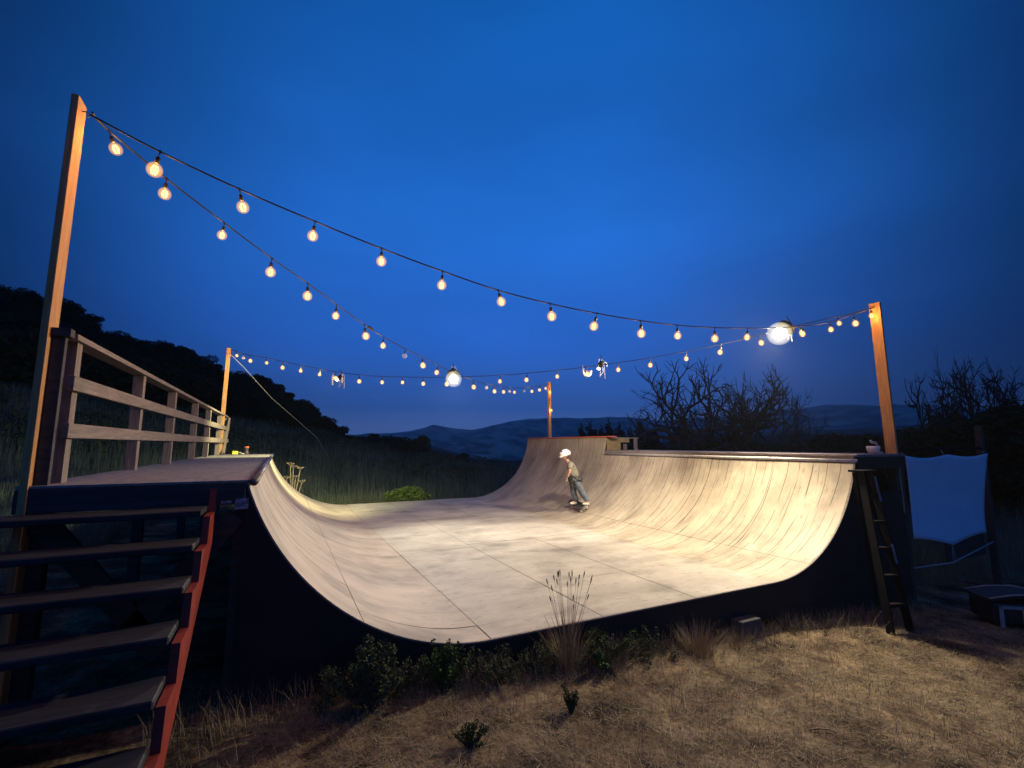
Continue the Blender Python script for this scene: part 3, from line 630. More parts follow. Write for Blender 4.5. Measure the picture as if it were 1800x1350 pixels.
# ------------------------------------------------------------------ small things on the decks
o = empty('clip_lamp', (8.40, 4.12, zR+.052)); tag(o, 'small white clip lamp lying on the right deck beside the orange post', 'lamp')
mb = MB(); mb.lathe([(.045,0),(.07,.01),(.088,.06),(.09,.105),(.083,.115),(.075,.105)], n=16); mb.build('shade', M['white_metal'], o, True)
mb = MB(); mb.tube([(-.06,0,.20),(-.02,0,.175),(.08,.0,.165),(.16,0,.10)], [.014,.02,.022,.014], 8); mb.build('clamp_handle', M['steel'], o, True)
mb = MB(); mb.tube([(.14,0,.11),(.18,-.02,.12),(.26,-.03,.06),(.30,-.02,.008)], .006, 6); mb.build('cord', M['cable'], o, True)
mb = MB(); mb.box((.12,-.03,0),(.21,.03,.028)); mb.build('plug', M['white_metal'], o, bevel=.004)
o = empty('yellow_block', (-.98, 13.45, zD+.003)); tag(o, 'small bright yellow box on the far end of the left deck', 'box')
mb = MB(); mb.box((-.06,-.05,0),(.06,.05,.085)); mb.build('case', M['yellow'], o, bevel=.008)
mb = MB(); mb.tube([(.05,0,.02),(.1,0,.05),(.16,0,.015),(.22,.02,.008)], .008, 6); mb.build('cord', M['white_metal'], o, True)
o = empty('tin_can', (-.74, 13.5, zD+.003)); tag(o, 'dark bottle with pale cap standing on the far left deck', 'bottle')
mb = MB(); mb.lathe([(.052,0),(.058,.01),(.058,.06),(.04,.085),(.04,.15)], n=14); mb.build('body', M['metal_dark'], o, True)
mb = MB(); mb.lathe([(.040,.1505),(.052,.155),(.052,.188),(.04,.195)], n=14); mb.build('cap', M['orange_lip'], o, True)
o.name = 'bottle'

# ------------------------------------------------------------------ cloth screen on its frame
cs = empty('cloth_screen', (8.9, 3.95, -.5)); CO = Vector((8.9, 3.95, -.5))
tag(cs, 'pale sheet stretched on a wooden frame right of the ramp, looking blue', 'screen')
corners = {'tl': (8.94,1.47), 'tr': (11.68,1.49), 'bl': (8.90,.19), 'br': (11.48,.06)}
nU, nV = 28, 20; vs = []; fs = []
for j in range(nV+1):
    v = j/nV
    for i in range(nU+1):
        u = i/nU
        xl = corners['tl'][0]*(1-v)+corners['bl'][0]*v; xr = corners['tr'][0]*(1-v)+corners['br'][0]*v
        zt = corners['tl'][1]*(1-u)+corners['tr'][1]*u; zb = corners['bl'][1]*(1-u)+corners['br'][1]*u
        # scalloped edges between the tie points (top: middle tie, bottom: middle tie pulled down)
        sag_t = -.05*abs(math.sin(math.pi*u*2)); um = .47
        sag_b = .01 - .15*max(0, 1-abs(u-um)/.5)**1.6
        x = xl*(1-u)+xr*u; ins = .07*math.sin(math.pi*v); x += ins*(1-u)*.8 - ins*u*1.1
        z = (zt+sag_t)*(1-v)+(zb+sag_b)*v
        y = 3.95 + .05*math.sin(math.pi*u)*math.sin(math.pi*v) + .02*math.sin(5*u+3*v) - .06*abs((u-v*1.0)-.12)*(1 if u > v else .3)
        vs.append(Vector((x, y, z))-CO)
for j in range(nV):
    for i in range(nU):
        a = j*(nU+1)+i; fs.append((a, a+1, a+nU+2, a+nU+1))
me = bpy.data.meshes.new('sheet'); me.from_pydata(vs, [], fs); me.polygons.foreach_set('use_smooth', [True]*len(fs)); me.update()
sh = link('sheet', me, M['cloth'], cs); sm = sh.modifiers.new('s', 'SOLIDIFY'); sm.thickness = .004
def cbox(name, a, b, m='dark_wood'):
    mb = MB(); mb.box(Vector(a)-CO, Vector(b)-CO); return mb.build(name, M[m], cs, bevel=.004)
cbox('frame_post', (8.80,3.97,-1.0), (8.90,4.06,1.5)); cbox('frame_post', (11.80,3.97,-1.2), (11.90,4.07,2.0))
cbox('cross_beam', (8.90,3.98,1.545), (11.80,4.02,1.60), 'alu')
mb = MB(); mb.tube([Vector(p)-CO for p in ((8.9,3.97,-.25),(10.15,3.97,-.30),(11.8,4.0,-.12))], .012, 6); mb.build('tie_line', M['rope'], cs, True)
mb = MB(); 
for a, b in (((10.14,3.95,-.005),(10.14,3.96,-.30)), ((10.14,3.95,-.005),(10.26,3.96,-.3)), ((8.94,3.95,1.47),(8.88,3.97,1.52)), ((11.68,3.95,1.49),(11.82,3.98,1.53)), ((10.2,3.95,1.48),(10.2,3.98,1.56))): mb.tube([Vector(a)-CO, Vector(b)-CO], .006, 5)
mb.build('ties', M['rope'], cs)
# brown dirt board behind the bottom right of the sheet
cbox('lower_board', (10.3,4.10,-.35), (11.75,4.12,.25))

# ------------------------------------------------------------------ ladder leaning at the right
ld = empty('step_ladder', (7.2, 3.4, -.6)); LO = Vector((7.2, 3.4, -.6))
tag(ld, 'dark step ladder with a white label standing against the right side of the ramp', 'ladder')
def lp(x, z, y): return Vector((x, y, z))-LO
topL = (6.93, 1.28); topR = (7.18, 1.27)
LXA, LXB, LXC, LXD = 7.10, 6.52, 7.34, 6.95; gL = gz_(6.75, 3.0); gR = gz_(7.5, 3.1)
fl_ = [((LXA, 3.66, 1.27), (LXB, 3.2, gz_(LXB, 3.2)-.02)), ((LXC, 3.66, 1.27), (LXD, 3.2, gz_(LXD, 3.2)-.02))]
for a, b in fl_:
    mb = MB(); mb.bar(Vector(a)-LO, Vector(b)-LO, .028, .085, (0, 1, 0)); mb.build('rail', M['alu'], ld, bevel=.003)
for k in range(1, 6):
    t_ = k/6; a = Vector(fl_[0][0]).lerp(Vector(fl_[0][1]), t_); b = Vector(fl_[1][0]).lerp(Vector(fl_[1][1]), t_)
    mb = MB(); mb.bar(a-LO, b-LO, .09, .028, (0, 0, 1)); mb.build('step', M['alu'], ld, bevel=.002)
mb = MB(); mb.box(Vector((7.06,3.60,1.272))-LO, Vector((7.38,3.80,1.30))-LO); mb.build('top_cap', M['alu'], ld, bevel=.004)
for x0, x1 in ((7.12, 7.5), (7.32, 8.2)):
    mb = MB(); mb.bar(Vector((x0,3.76,1.265))-LO, Vector((x1,3.80,gz_(x1,3.8)))-LO, .02, .035, (0, 1, 0)); mb.build('rear_leg', M['alu'], ld)
mb = MB(); a = Vector(fl_[1][0]).lerp(Vector(fl_[1][1]), .03); b = Vector(fl_[1][0]).lerp(Vector(fl_[1][1]), .20); mb.bar(a+Vector((-.02,-.05,0))-LO, b+Vector((-.02,-.05,0))-LO, .05, .003, (0, 1, .2)); mb.build('label_strip', M['sticker'], ld)
mb = MB(); a = Vector(fl_[1][0]).lerp(Vector(fl_[1][1]), .47); b = Vector(fl_[1][0]).lerp(Vector(fl_[1][1]), .59); mb.bar(a+Vector((-.02,-.05,0))-LO, b+Vector((-.02,-.05,0))-LO, .055, .003, (0, 1, .2)); mb.build('label_strip', M['sticker'], ld)

# ------------------------------------------------------------------ black box on the far right grass
bx = empty('equipment_case', (9.02, 2.90, gz_(9.02, 2.90)), R_(-38)); bx.scale = (1, 1, 1.35); tag(bx, 'black boxy equipment case with ridged lid on the grass at the right edge', 'case')
mb = MB(); mb.box((-.42,-.22,.05),(.42,.22,.24)); mb.build('body', M['plastic_black'], bx, bevel=.02)
mb = MB(); vs=[]; 
for i in range(9):
    x = -.46+.92*i/8; z = .25+.055*math.sin(math.pi*i/8)
    vs += [(x,-.25,z),(x,.25,z),(x,-.25,z+.028),(x,.25,z+.028)]
fs=[]
for i in range(8):
    a=4*i; fs += [(a+2,a+6,a+7,a+3),(a,a+1,a+5,a+4),(a,a+4,a+6,a+2),(a+1,a+3,a+7,a+5)]
fs += [(0,2,3,1),(32,33,35,34)]
mb.add(vs, fs); mb.build('lid', M['plastic_black'], bx, bevel=.004)
for yy in (-.24, .20):
    mb = MB(); mb.tube([(-.45,yy,.285),(-.2,yy,.325),(.1,yy,.335),(.45,yy,.29)], .010, 6); mb.build('lid_ridge', M['plastic_grey'], bx, True)
mb = MB()
for a, b in (((-.36,-.235,.0),(-.31,-.222,.22)), ((-.10,-.235,.0),(-.04,-.222,.22)), ((-.36,-.235,.19),(-.04,-.222,.22))): mb.box(a, b)
mb.build('side_frame', M['plastic_grey'], bx, bevel=.003)
for xx in (.22,):
    mb = MB(); Mw = Matrix.Translation((xx,-.25,.10)) @ Matrix.Rotation(R_(90), 4, 'X'); mb.lathe([(.03,-.03),(.095,-.028),(.10,-.015),(.10,.015),(.095,.028),(.03,.03)], n=20, M=Mw); mb.build('wheel', M['plastic_black'], bx, True)
mb = MB(); mb.lathe([(.018,0),(.020,.01),(.012,.018)], n=10, M=Matrix.Translation((.30,-.225,.19)) @ Matrix.Rotation(R_(90), 4, 'X')); mb.build('latch_button', M['white_metal'], bx, True)

# ------------------------------------------------------------------ skateboarder
sk_root = empty('person', (6.28, 9.18, .2))
tag(sk_root, 'child in white helmet, khaki shirt and baggy jeans riding a skateboard on the right wall', 'person')
bu = UR + RR*math.asin((6.28-XR)/RR); bxx, bz = prof(bu); bnx, bnz = nrm(bu)
NB = Vector((bnx, 0, bnz)); TB = Vector((bnz, 0, -bnx))       # surface normal, up-slope tangent
BO = Vector((bxx, 9.17, bz))
Bm = Matrix((( 0, TB.x, NB.x), (1, 0, 0), (0, TB.z, NB.z))).to_4x4()   # board local: x -> world y, y -> up the slope, z -> normal
Bm = Matrix.Rotation(R_(-8), 4, NB) @ Bm
bo = empty('skateboard', BO); tag(bo, 'black gripped skateboard under the child rider', 'skateboard')
mb = MB(); vs = []; fs = []; n = 24
for i in range(n+1):
    x = -.385 + .77*i/n; e = max(0, abs(x)-.25); hw = .10*math.sqrt(max(0.02, 1-max(0, (abs(x)-.285)/.1001)**2)); z = .098 + .9*e*e*3.2 + .0
    for zz in (z-.011, z):
        for yy in (-hw, 0, hw): vs.append((x, yy, zz + (.006*(abs(yy)/.1))))
for i in range(n):
    a = 6*i; b_ = a+6
    fs += [(a,b_,b_+1,a+1),(a+1,b_+1,b_+2,a+2),(a+3,a+4,b_+4,b_+3),(a+4,a+5,b_+5,b_+4),(a,a+3,b_+3,b_),(a+2,b_+2,b_+5,a+5)]
fs += [(0,1,4,3),(1,2,5,4),(6*n,6*n+3,6*n+4,6*n+1),(6*n+1,6*n+4,6*n+5,6*n+2)]
mb.add([Bm @ Vector(v) for v in vs], fs); dk = mb.build('board', M['board_edge'], bo, True)
mb = MB(); vs2 = [Bm @ Vector((v[0], v[1]*.985, v[2]+.002)) for k, v in enumerate(vs) if k % 6 >= 3]; fs = []
for i in range(n): a = 3*i; fs += [(a,a+1,a+4,a+3),(a+1,a+2,a+5,a+4)]
mb.add(vs2, fs); mb.build('grip_tape', M['board_deck'], dk, True)
for sx in (-1, 1):
    mb = MB(); mb.box((sx*.215-.03,-.02,.055),(sx*.215+.03,.02,.088), Bm); mb.tube([Bm @ Vector((sx*.215,-.085,.03)), Bm @ Vector((sx*.215,.085,.03))], .009, 8); mb.box((sx*.215-.012,-.06,.025),(sx*.215+.012,.06,.056), Bm); mb.build('truck', M['steel'], bo)
    for sy in (-1, 1):
        mb = MB(); Mw = Bm @ Matrix.Translation((sx*.215, sy*.083, .029)) @ Matrix.Rotation(R_(90), 4, 'X'); mb.lathe([(.012,-.018),(.024,-.018),(.028,-.012),(.028,.012),(.024,.018),(.012,.018)], n=14, M=Mw); mb.build('wheel', M['wheel'], bo, True)
# body frame: s = sideways (picture right), d = depth, up
FO = BO + NB*.10
SC = 1/74.4
def J(px, py, dep=0.):      # a joint in metres from the feet: sideways / height as seen side-on, depth away from the viewer
    return FO + RIGHT*((px-1018)*SC) + Vector((0,0,(888-py)*SC)) + FWD*dep
def skinned(name, pts, edges, rad, m, parent, root=0, sub=2):
    me = bpy.data.meshes.new(name); me.from_pydata([tuple(Vector(p)-Vector(sk_root.location)) for p in pts], edges, []); me.update()
    o = bpy.data.objects.new(name, me); sc.collection.objects.link(o)
    md = o.modifiers.new('skin', 'SKIN'); md.use_smooth_shade = True
    sv = me.skin_vertices[0].data if me.skin_vertices else None
    if sv is None:
        bpy.context.view_layer.objects.active = o
        bpy.context.view_layer.update(); sv = me.skin_vertices[0].data if me.skin_vertices else None
    for i, r in enumerate(rad):
        rr = r if hasattr(r, '__len__') else (r, r)
        sv[i].radius = rr; sv[i].use_root = (i == root)
    sb = o.modifiers.new('sub', 'SUBSURF'); sb.levels = sub; sb.render_levels = sub
    dg = bpy.context.evaluated_depsgraph_get(); ev = o.evaluated_get(dg); m2 = bpy.data.meshes.new_from_object(ev)
    bpy.data.objects.remove(o); bpy.data.meshes.remove(me); m2.materials.clear(); m2.name = name
    m2.polygons.foreach_set('use_smooth', [True]*len(m2.polygons))
    return link(name, m2, M[m], parent)
hipc = J(1013.5, 846); spine = J(1011.5, 836); chest = J(1006.5, 823); neckb = J(1001.5, 815.5); neckt = J(999, 811.5); headc = J(996.5, 804); crown = J(996.5, 799)
shN = J(1005, 818.5, -.12); elN = J(1002.5, 832, -.19); wrN = J(998.8, 841.5, -.16); 
shF = J(1004, 818, .12); elF = J(1010, 829, .20); wrF = J(1007, 838, .16)
hpN = J(1015, 848, -.07); knN = J(1023, 865, -.10); anN = J(1033.2, 881.5, -.14)
hpF = J(1011.5, 848, .07); knF = J(1010, 866, .08); anF = J(1014.8, 882, .06)
toeN = anN + Vector((-.11, .02, -.055)); heelN = anN + Vector((.03, 0, -.05))
toeF = anF + Vector((-.13, .02, -.055)); heelF = anF + Vector((.02, 0, -.05))
pts = [hipc, spine, chest, neckb, neckt, headc, crown, shN, elN, wrN, shF, elF, wrF, hpN, knN, anN, hpF, knF, anF, toeN, toeF]
ed = [(0,1),(1,2),(2,3),(3,4),(4,5),(5,6),(2,7),(7,8),(8,9),(2,10),(10,11),(11,12),(0,13),(13,14),(14,15),(0,16),(16,17),(17,18),(15,19),(18,20)]
rd = [(.055,.05),(.05,.045),(.075,.055),.045,.04,(.075,.085),(.062,.07),.045,.034,.022,.045,.034,.022,.07,.045,.028,.07,.045,.028,.022,.022]
body = skinned('body', pts, ed, rd, 'skin', sk_root)
# hands: palm, four fingers and a thumb each, lightly curled
def hand(wr, el, parent):
    d = (wr-el).normalized(); sdd = d.cross(Vector((0,0,1))).normalized(); up_ = sdd.cross(d); p = [wr, wr+d*.035]; e_ = [(0,1)]; r_ = [(.018,.012),(.026,.011)]
    for k, ln in enumerate((.034,.040,.037,.028)):
        base = wr + d*.058 + sdd*(.012*(k-1.5)); b0 = len(p); p += [base, base+d*ln*.55-up_*.006, base+d*ln*.85-up_*.022]; e_ += [(1,b0),(b0,b0+1),(b0+1,b0+2)]; r_ += [(.0075,.007),.0065,.0055]
    b0 = len(p); p += [wr+d*.025+sdd*.028, wr+d*.050+sdd*.038-up_*.008]; e_ += [(1,b0),(b0,b0+1)]; r_ += [.008,.0065]
    return skinned('hand', p, e_, r_, 'skin', parent, sub=1)
hand(wrN, elN, body); hand(wrF, elF, body)
# shirt (torso + sleeves), sweater round the waist, jeans, shoes
skinned('shirt', [J(1013., 843.5), spine, chest, neckb.lerp(chest, .25), shN, elN.lerp(shN, .25), shF, elF.lerp(shF, .25)], [(0,1),(1,2),(2,3),(2,4),(4,5),(2,6),(6,7)], [(.145,.13),(.130,.115),(.138,.112),.07,.068,.06,.068,.06], 'shirt', sk_root)
skinned('sweater', [J(1011.6,838.5), J(1013.6,847), J(1015.5,856,.0), J(1007.5,841.5,-.06), J(1003.5,840.5,-.07)], [(0,1),(1,2),(0,3),(3,4)], [(.155,.14),(.165,.145),(.12,.12),.035,.028], 'sweater', sk_root)
skinned('jeans', [hipc, hpN, knN.lerp(hpN,.45), knN, anN.lerp(knN,.35), anN+Vector((0,0,-.01)), hpF, knF.lerp(hpF,.45), knF, anF.lerp(knF,.35), anF+Vector((0,0,-.01))], [(0,1),(1,2),(2,3),(3,4),(4,5),(0,6),(6,7),(7,8),(8,9),(9,10)], [(.115,.10),.092,.088,.078,.070,.066,.092,.088,.078,.070,.064], 'jeans', sk_root)
for an_, toe, heel, m in ((anN, toeN, heelN, 'shoe'), (anF, toeF, heelF, 'shoe')):
    skinned('shoe', [heel, heel.lerp(toe,.5), toe, toe+(toe-heel).normalized()*.03], [(0,1),(1,2),(2,3)], [(.035,.034),(.038,.034),(.040,.030),(.03,.02)], m, sk_root)
# face: nose, eyes, mouth, ears, a little hair; helmet with brim, vents and strap
FD = (-RIGHT*.92 - FWD*.20 + Vector((0,0,-.30))).normalized(); FS = FD.cross(Vector((0,0,1))).normalized(); FU = FS.cross(FD).normalized()
Hm = Matrix((( FD.x, FS.x, FU.x), (FD.y, FS.y, FU.y), (FD.z, FS.z, FU.z))).to_4x4(); HO = headc - Vector(sk_root.location)
Hm = Matrix.Translation(HO) @ Hm
def ell(c, r, m, name, parent, n=14, k0=0., k1=1.):
    mb = MB(); pr_ = []
    for i in range(n+1):
        a = math.pi*(k0+(k1-k0)*i/n); pr_.append((max(.001, math.sin(a)), -math.cos(a)))
    mb.lathe(pr_, n=20, M=Hm @ Matrix.Translation(c) @ Matrix.Diagonal((r[0], r[1], r[2], 1))); return mb.build(name, M[m], parent, True)
head = ell((0,0,-.012), (.092,.075,.108), 'skin', 'face', sk_root)
ell((.094,0,-.028), (.016,.012,.020), 'skin', 'nose', head); ell((.074,0,-.068), (.014,.024,.006), 'orange_lip', 'mouth', head)
for s_ in (-1, 1):
    ell((.080,s_*.030,-.010), (.011,.013,.009), 'helmet', 'eye', head); ell((-.005,s_*.078,-.02), (.018,.010,.028), 'skin', 'ear', head)
ell((-.03,0,-.045), (.075,.078,.065), 'hair', 'hair', head)
hel = ell((-.012,0,.022), (.134,.112,.112), 'helmet', 'helmet', sk_root, k0=.40)
mb = MB(); mb.box((.085,-.07,-.012),(.150,.07,.004), Hm); mb.build('brim', M['helmet'], hel, bevel=.006)
for s_ in (-1, 0, 1): ell((.05,s_*.05,.118-.012*abs(s_)), (.035,.010,.012), 'plastic_black', 'vent', hel)
mb = MB(); mb.tube([Hm @ Vector(p) for p in ((-.02,-.088,-.01),(.02,-.080,-.07),(.04,0,-.108),(.02,.080,-.07),(-.02,.088,-.01))], .006, 6); mb.build('chin_strap', M['plastic_black'], hel)

# ------------------------------------------------------------------ vegetation
def leaf_cloud(centers, radii, n, size, seed, flat=.7, upbias=0.):
    g = np.random.default_rng(seed); k = len(centers); C = np.array(centers); Rr = np.array(radii)
    pw = Rr.prod(1)**(2/3.); idx = g.choice(k, n, p=pw/pw.sum())
    d = g.normal(size=(n, 3)); d /= np.linalg.norm(d, axis=1)[:, None]
    rad = g.uniform(.35, 1.0, n)**.6
    P_ = C[idx] + d*Rr[idx]*rad[:, None]
    s = size*g.uniform(.5, 1.4, n)
    a = g.normal(size=(n, 3)); a /= np.linalg.norm(a, axis=1)[:, None]; b = np.cross(a, g.normal(size=(n, 3))); b /= np.linalg.norm(b, axis=1)[:, None]+1e-9
    V = np.stack([P_ - a*s[:, None], P_ + b*s[:, None]*.45, P_ + a*s[:, None], P_ - b*s[:, None]*.45], 1).reshape(-1, 3)
    F = np.arange(4*n).reshape(n, 4); return V, F
def crown_spec(seed, h, rx, nblob, conif=False):
    g = random.Random(seed); cs_ = []; rr = []
    if conif:
        for k in range(nblob):
            t_ = k/(nblob-1); z = h*(.12+.86*t_); w_ = rx*(1-t_)**.8+.12
            for j in range(3 if t_ < .8 else 1):
                a = g.uniform(0, 6.28); cs_.append((math.cos(a)*w_*.45, math.sin(a)*w_*.45, z)); rr.append((w_*.6, w_*.6, h*.07))
    else:
        for k in range(nblob):
            a = g.uniform(0, 6.28); q = g.random()**.6; z = h*(.12+.73*g.random()**.8); f = math.sqrt(max(.25, 1-((z/h-.45)/.55)**2))
            s = g.uniform(.16, .34)*rx*1.3; cs_.append((math.cos(a)*q*rx*f*.8, math.sin(a)*q*rx*f*.8, z)); rr.append((s, s, s*.75))
        cs_.append((0, 0, h*.5)); rr.append((rx*.7, rx*.7, h*.42)); cs_.append((0, 0, h*.12)); rr.append((rx*.9, rx*.9, h*.16))
    return cs_, rr
def limbs(mb, h, rx, seed, r0):
    g = random.Random(seed); mb.tube([(0,0,-.3),(.05*rx,0,h*.25),(0,.04*rx,h*.5),(.0,0,h*.8)], [r0,r0*.75,r0*.5,r0*.15], 7)
    for k in range(6):
        a = g.uniform(0, 6.28); z = h*g.uniform(.2, .5); q = rx*g.uniform(.5, .85)
        mb.tube([(0,0,z),(math.cos(a)*q*.5,math.sin(a)*q*.5,z+h*.12),(math.cos(a)*q,math.sin(a)*q,z+h*.3)], [r0*.4,r0*.25,r0*.08], 5)
def nth(i):
    n_ = i+1; return ['first','second','third','fourth','fifth','sixth','seventh','eighth','ninth','tenth','eleventh','twelfth'][i] if i < 12 else '%d%s' % (n_, {1:'st',2:'nd',3:'rd'}.get(n_ % 10 if n_ > 13 else 0, 'th'))
protos = []
for kd in range(5):
    if kd < 3:
        h, rx, nb = [(6.5,3.6,22),(5.5,3.9,24),(7.4,3.2,20)][kd]; cs_, rr = crown_spec(40+kd, h, rx, nb); V_, F_ = leaf_cloud(cs_, rr, 9000, .23, 60+kd); mm = 'oak'
    else:
        h, rx, nb = [(7,2.2,14),(6,2.5,12)][kd-3]; cs_, rr = crown_spec(40+kd, h, rx, nb, True); V_, F_ = leaf_cloud(cs_, rr, 4200, .20, 60+kd); mm = 'conifer'
    cme = npmesh('crown', V_, F_); cme.materials.append(M[mm]); tb = MB(); limbs(tb, h, rx*.7, kd, .22); tme = tb.mesh('trunk', True); tme.materials.append(M['bark'])
    protos.append((cme, tme, h))
def place_tree(kd, x, y, height, label, group, name='oak_tree', cat='tree', sink=.15, sx=1.):
    cme, tme, h = protos[kd]; s = height/h; o = empty(name, (x, y, gz_(x, y)-sink*height*.3), rnd.uniform(0, 6.28)); o.scale = (s*sx, s*sx, s)
    link('crown', cme, None, o); link('trunk', tme, None, o); tag(o, label, cat, group); return o
def at_px(px, dist):
    a = math.radians(az_of(px)); return dist*math.sin(a), dist*math.cos(a)
def top_z(px, py, dist):
    a = math.radians(az_of(px)-26.3); return CAMZ + dist*math.cos(a)*(781-py)/818.
# ridge of the wooded hill on the left: each crown's top follows the skyline of the photograph
sky = [(-90,505,70),(-30,512,70),(20,528,70),(62,545,72),(95,580,72),(130,600,72),(170,600,72),(205,612,70),(240,604,70),(275,606,70),(305,622,70),(335,645,70),(362,656,70),(392,655,70),(420,664,70),(446,662,70),(470,676,70),(495,690,70),(520,704,70),(545,722,70),(570,738,70),(590,757,70)]
for i, (px, py, dd) in enumerate(sky):
    x, y = at_px(px, dd); zt = top_z(px, py, dd); hgt = max(2.6, zt - gz_(x, y) + .2)
    place_tree([0,1,2,1,0][i % 5], x, y, hgt*1.05, 'dark oak on the skyline of the left hillside, %s from the left' % nth(i), 'oaks along the left hillside ridge', sink=0, sx=1.25)
for i in range(60):
    px = -10 + i*9.9 + rnd.uniform(-8, 8); dd = rnd.uniform(44, 64); x, y = at_px(px, dd)
    skyrow = np.interp(px, [s[0] for s in sky], [s[1] for s in sky]); zt = top_z(px, skyrow + rnd.uniform(14, 70), dd); hgt = min(7.5, max(2.2, zt-gz_(x, y)))
    place_tree(i % 3, x, y, hgt, 'dark oak on the slope below the left ridge, %s from the left' % nth(i), 'oaks on the left slope', sink=0, sx=1.5)
# clump in the valley left of the far hills
for i, (px, py) in enumerate([(612,768),(632,764),(655,758),(678,766),(700,764),(722,772),(742,765),(762,798),(790,802),(815,806)]):
    dd = 62 + 3*(i % 3); x, y = at_px(px, dd); zt = top_z(px, py, dd); hgt = max(1.6, zt - gz_(x, y))
    place_tree(i % 3, x, y, hgt, 'dark round oak in the valley clump before the far hills, %s from the left' % nth(i), 'valley oaks left of the far hills', sink=0, sx=.95 if i < 7 else 1.4)
# conifers behind the far right deck
for i, (px, py, kd) in enumerate([(1022,745,3),(1040,740,4),(1058,748,3),(1070,738,3),(1090,742,4),(1108,752,3),(1128,738,4),(1150,748,3)]):
    dd = 48 + (i % 3)*2; x, y = at_px(px, dd); zt = top_z(px, py, dd); place_tree(kd, x, y, max(2, zt-gz_(x, y)), 'dark pointed conifer beyond the raised ramp end, %s from the left' % nth(i), 'conifers beyond the ramp', 'conifer', sink=0, sx=.9)
# dark thicket along the right
for i in range(26):
    px = 1150 + i*27 + rnd.uniform(-9, 9); dd = rnd.uniform(22, 30); py = np.interp(px, [1150,1250,1350,1450,1490,1560,1650,1720,1800], [778,776,776,778,762,760,752,738,705]) + rnd.uniform(-5, 8)
    x, y = at_px(px, dd); zt = top_z(px, py, dd); hgt = max(1.6, zt-gz_(x, y))
    place_tree(i % 3, x, y, hgt, 'low dark bush in the thicket behind the right deck, %s from the left' % nth(i), 'dark bushes behind the right deck', 'bush', 'bush', sink=0, sx=1.15 if hgt < 4 else .8)
# bare trees
def bare(seed, height, spread, n0, r0, lean=0.):
    g = random.Random(seed); mb = MB()
    def grow(p, d, l, r, dep):
        n = 4 if dep > 1 else 3; pts = [p]; q = p.copy(); dd = d.copy()
        for i in range(n):
            dd = (dd + Vector((g.gauss(0,.24), g.gauss(0,.24), g.gauss(.02,.20)))).normalized(); q = q + dd*l/n; pts.append(q.copy())
        rs_ = [r*(1-.42*i/n) for i in range(n+1)]
        mb.tube(pts, rs_, 5 if r > .03 else 3, cap=False)
        if dep <= 0: return
        k = g.choice((2,3,3)) if dep > 1 else g.choice((2,3,4))
        for j in range(k):
            t_ = g.uniform(.35, 1.) if j else 1.; b_ = pts[min(n, max(1, int(round(t_*n))))]
            nd_ = (dd + Vector((g.gauss(0,.55), g.gauss(0,.55), g.gauss(.10,.38)))).normalized()
            grow(b_, nd_, l*g.uniform(.58,.82), max(.013, r*g.uniform(.56,.72)), dep-1)
    for i in range(n0):
        a = 6.28*i/n0 + g.uniform(-.4,.4); grow(Vector((0,0,0)), Vector((math.cos(a)*spread, math.sin(a)*spread, 1)).normalized(), height*g.uniform(.26,.34), r0, 5)
    return mb.mesh('bare_branches', False)
for nm, px, dd, row, hw, sp, n0, r0, seed, lab in [
    ('bare_tree', 1262, 24, 622, 175, .62, 5, .15, 3, 'largest bare leafless tree with a wide tangled crown, behind the middle of the right deck'),
    ('bare_tree', 1185, 24, 668, 130, .85, 5, .09, 14, 'bare leafless tree leaning left beside the largest bare tree'),
    ('bare_tree', 1335, 24, 648, 120, .7, 5, .09, 8, 'bare leafless tree with drooping twigs just right of the largest bare tree'),
    ('bare_tree', 1425, 25, 696, 75, 1.0, 3, .06, 21, 'small forked bare tree left of the orange post'),
    ('bare_tree', 1668, 27, 626, 115, .8, 5, .15, 33, 'broad bare tree above the right thicket, left one of the far right pair'),
    ('bare_tree', 1745, 28, 630, 100, .7, 5, .15, 37, 'bare tree with upright forks above the right thicket, nearer the picture edge')]:
    x, y = at_px(px, dd); me = bare(seed, 6., sp, n0, r0); cc = np.array([v.co[:] for v in me.vertices]); zmax = np.quantile(cc[:, 2], .998); rq = np.quantile(np.hypot(cc[:, 0], cc[:, 1]), .985)
    o = empty(nm, (x, y, gz_(x, y)-.1)); s = (top_z(px, row, dd)-gz_(x, y)+.1)/zmax; wm = hw/818*dd*math.cos(math.radians(az_of(px)-26.3))**2*1.05; o.scale = (wm/rq, wm/rq, s); me.name = 'branches'; link('branches', me, M['bark_dead'], o); tag(o, lab, 'tree')

# blades: numpy strips
def blades(P_, hgt, wid, lean, g, az=None, segs=2):
    n = len(P_); a = g.uniform(0, 2*np.pi, n) if az is None else az; dirx = np.stack([np.cos(a), np.sin(a), np.zeros(n)], 1); sd = np.stack([-np.sin(a), np.cos(a), np.zeros(n)], 1)
    rows = []
    for k in range(segs+1):
        t_ = k/segs; c = P_ + dirx*(lean*hgt*t_**1.6)[:, None] + np.array([0,0,1.])*(hgt*t_*np.sqrt(np.clip(1-(lean*.6)**2, .05, 1)))[:, None]
        w_ = (wid*(1-.85*t_))[:, None]*.5; rows += [c-sd*w_, c+sd*w_]
    V = np.stack(rows, 1).reshape(-1, 3); m = 2*(segs+1); F = []
    base = np.arange(n)*m
    for k in range(segs): F.append(np.stack([base+2*k, base+2*k+1, base+2*k+3, base+2*k+2], 1))
    return V, np.concatenate(F)
def join(*vf):
    Vs = []; Fs = []; o = 0
    for v, f in vf: Vs.append(v); Fs.append(f+o); o += len(v)
    return np.concatenate(Vs), np.concatenate(Fs)
g = np.random.default_rng(11)
def on_ground(x, y, dz=0.): return np.stack([x, y, H_(x, y)+dz], 1)
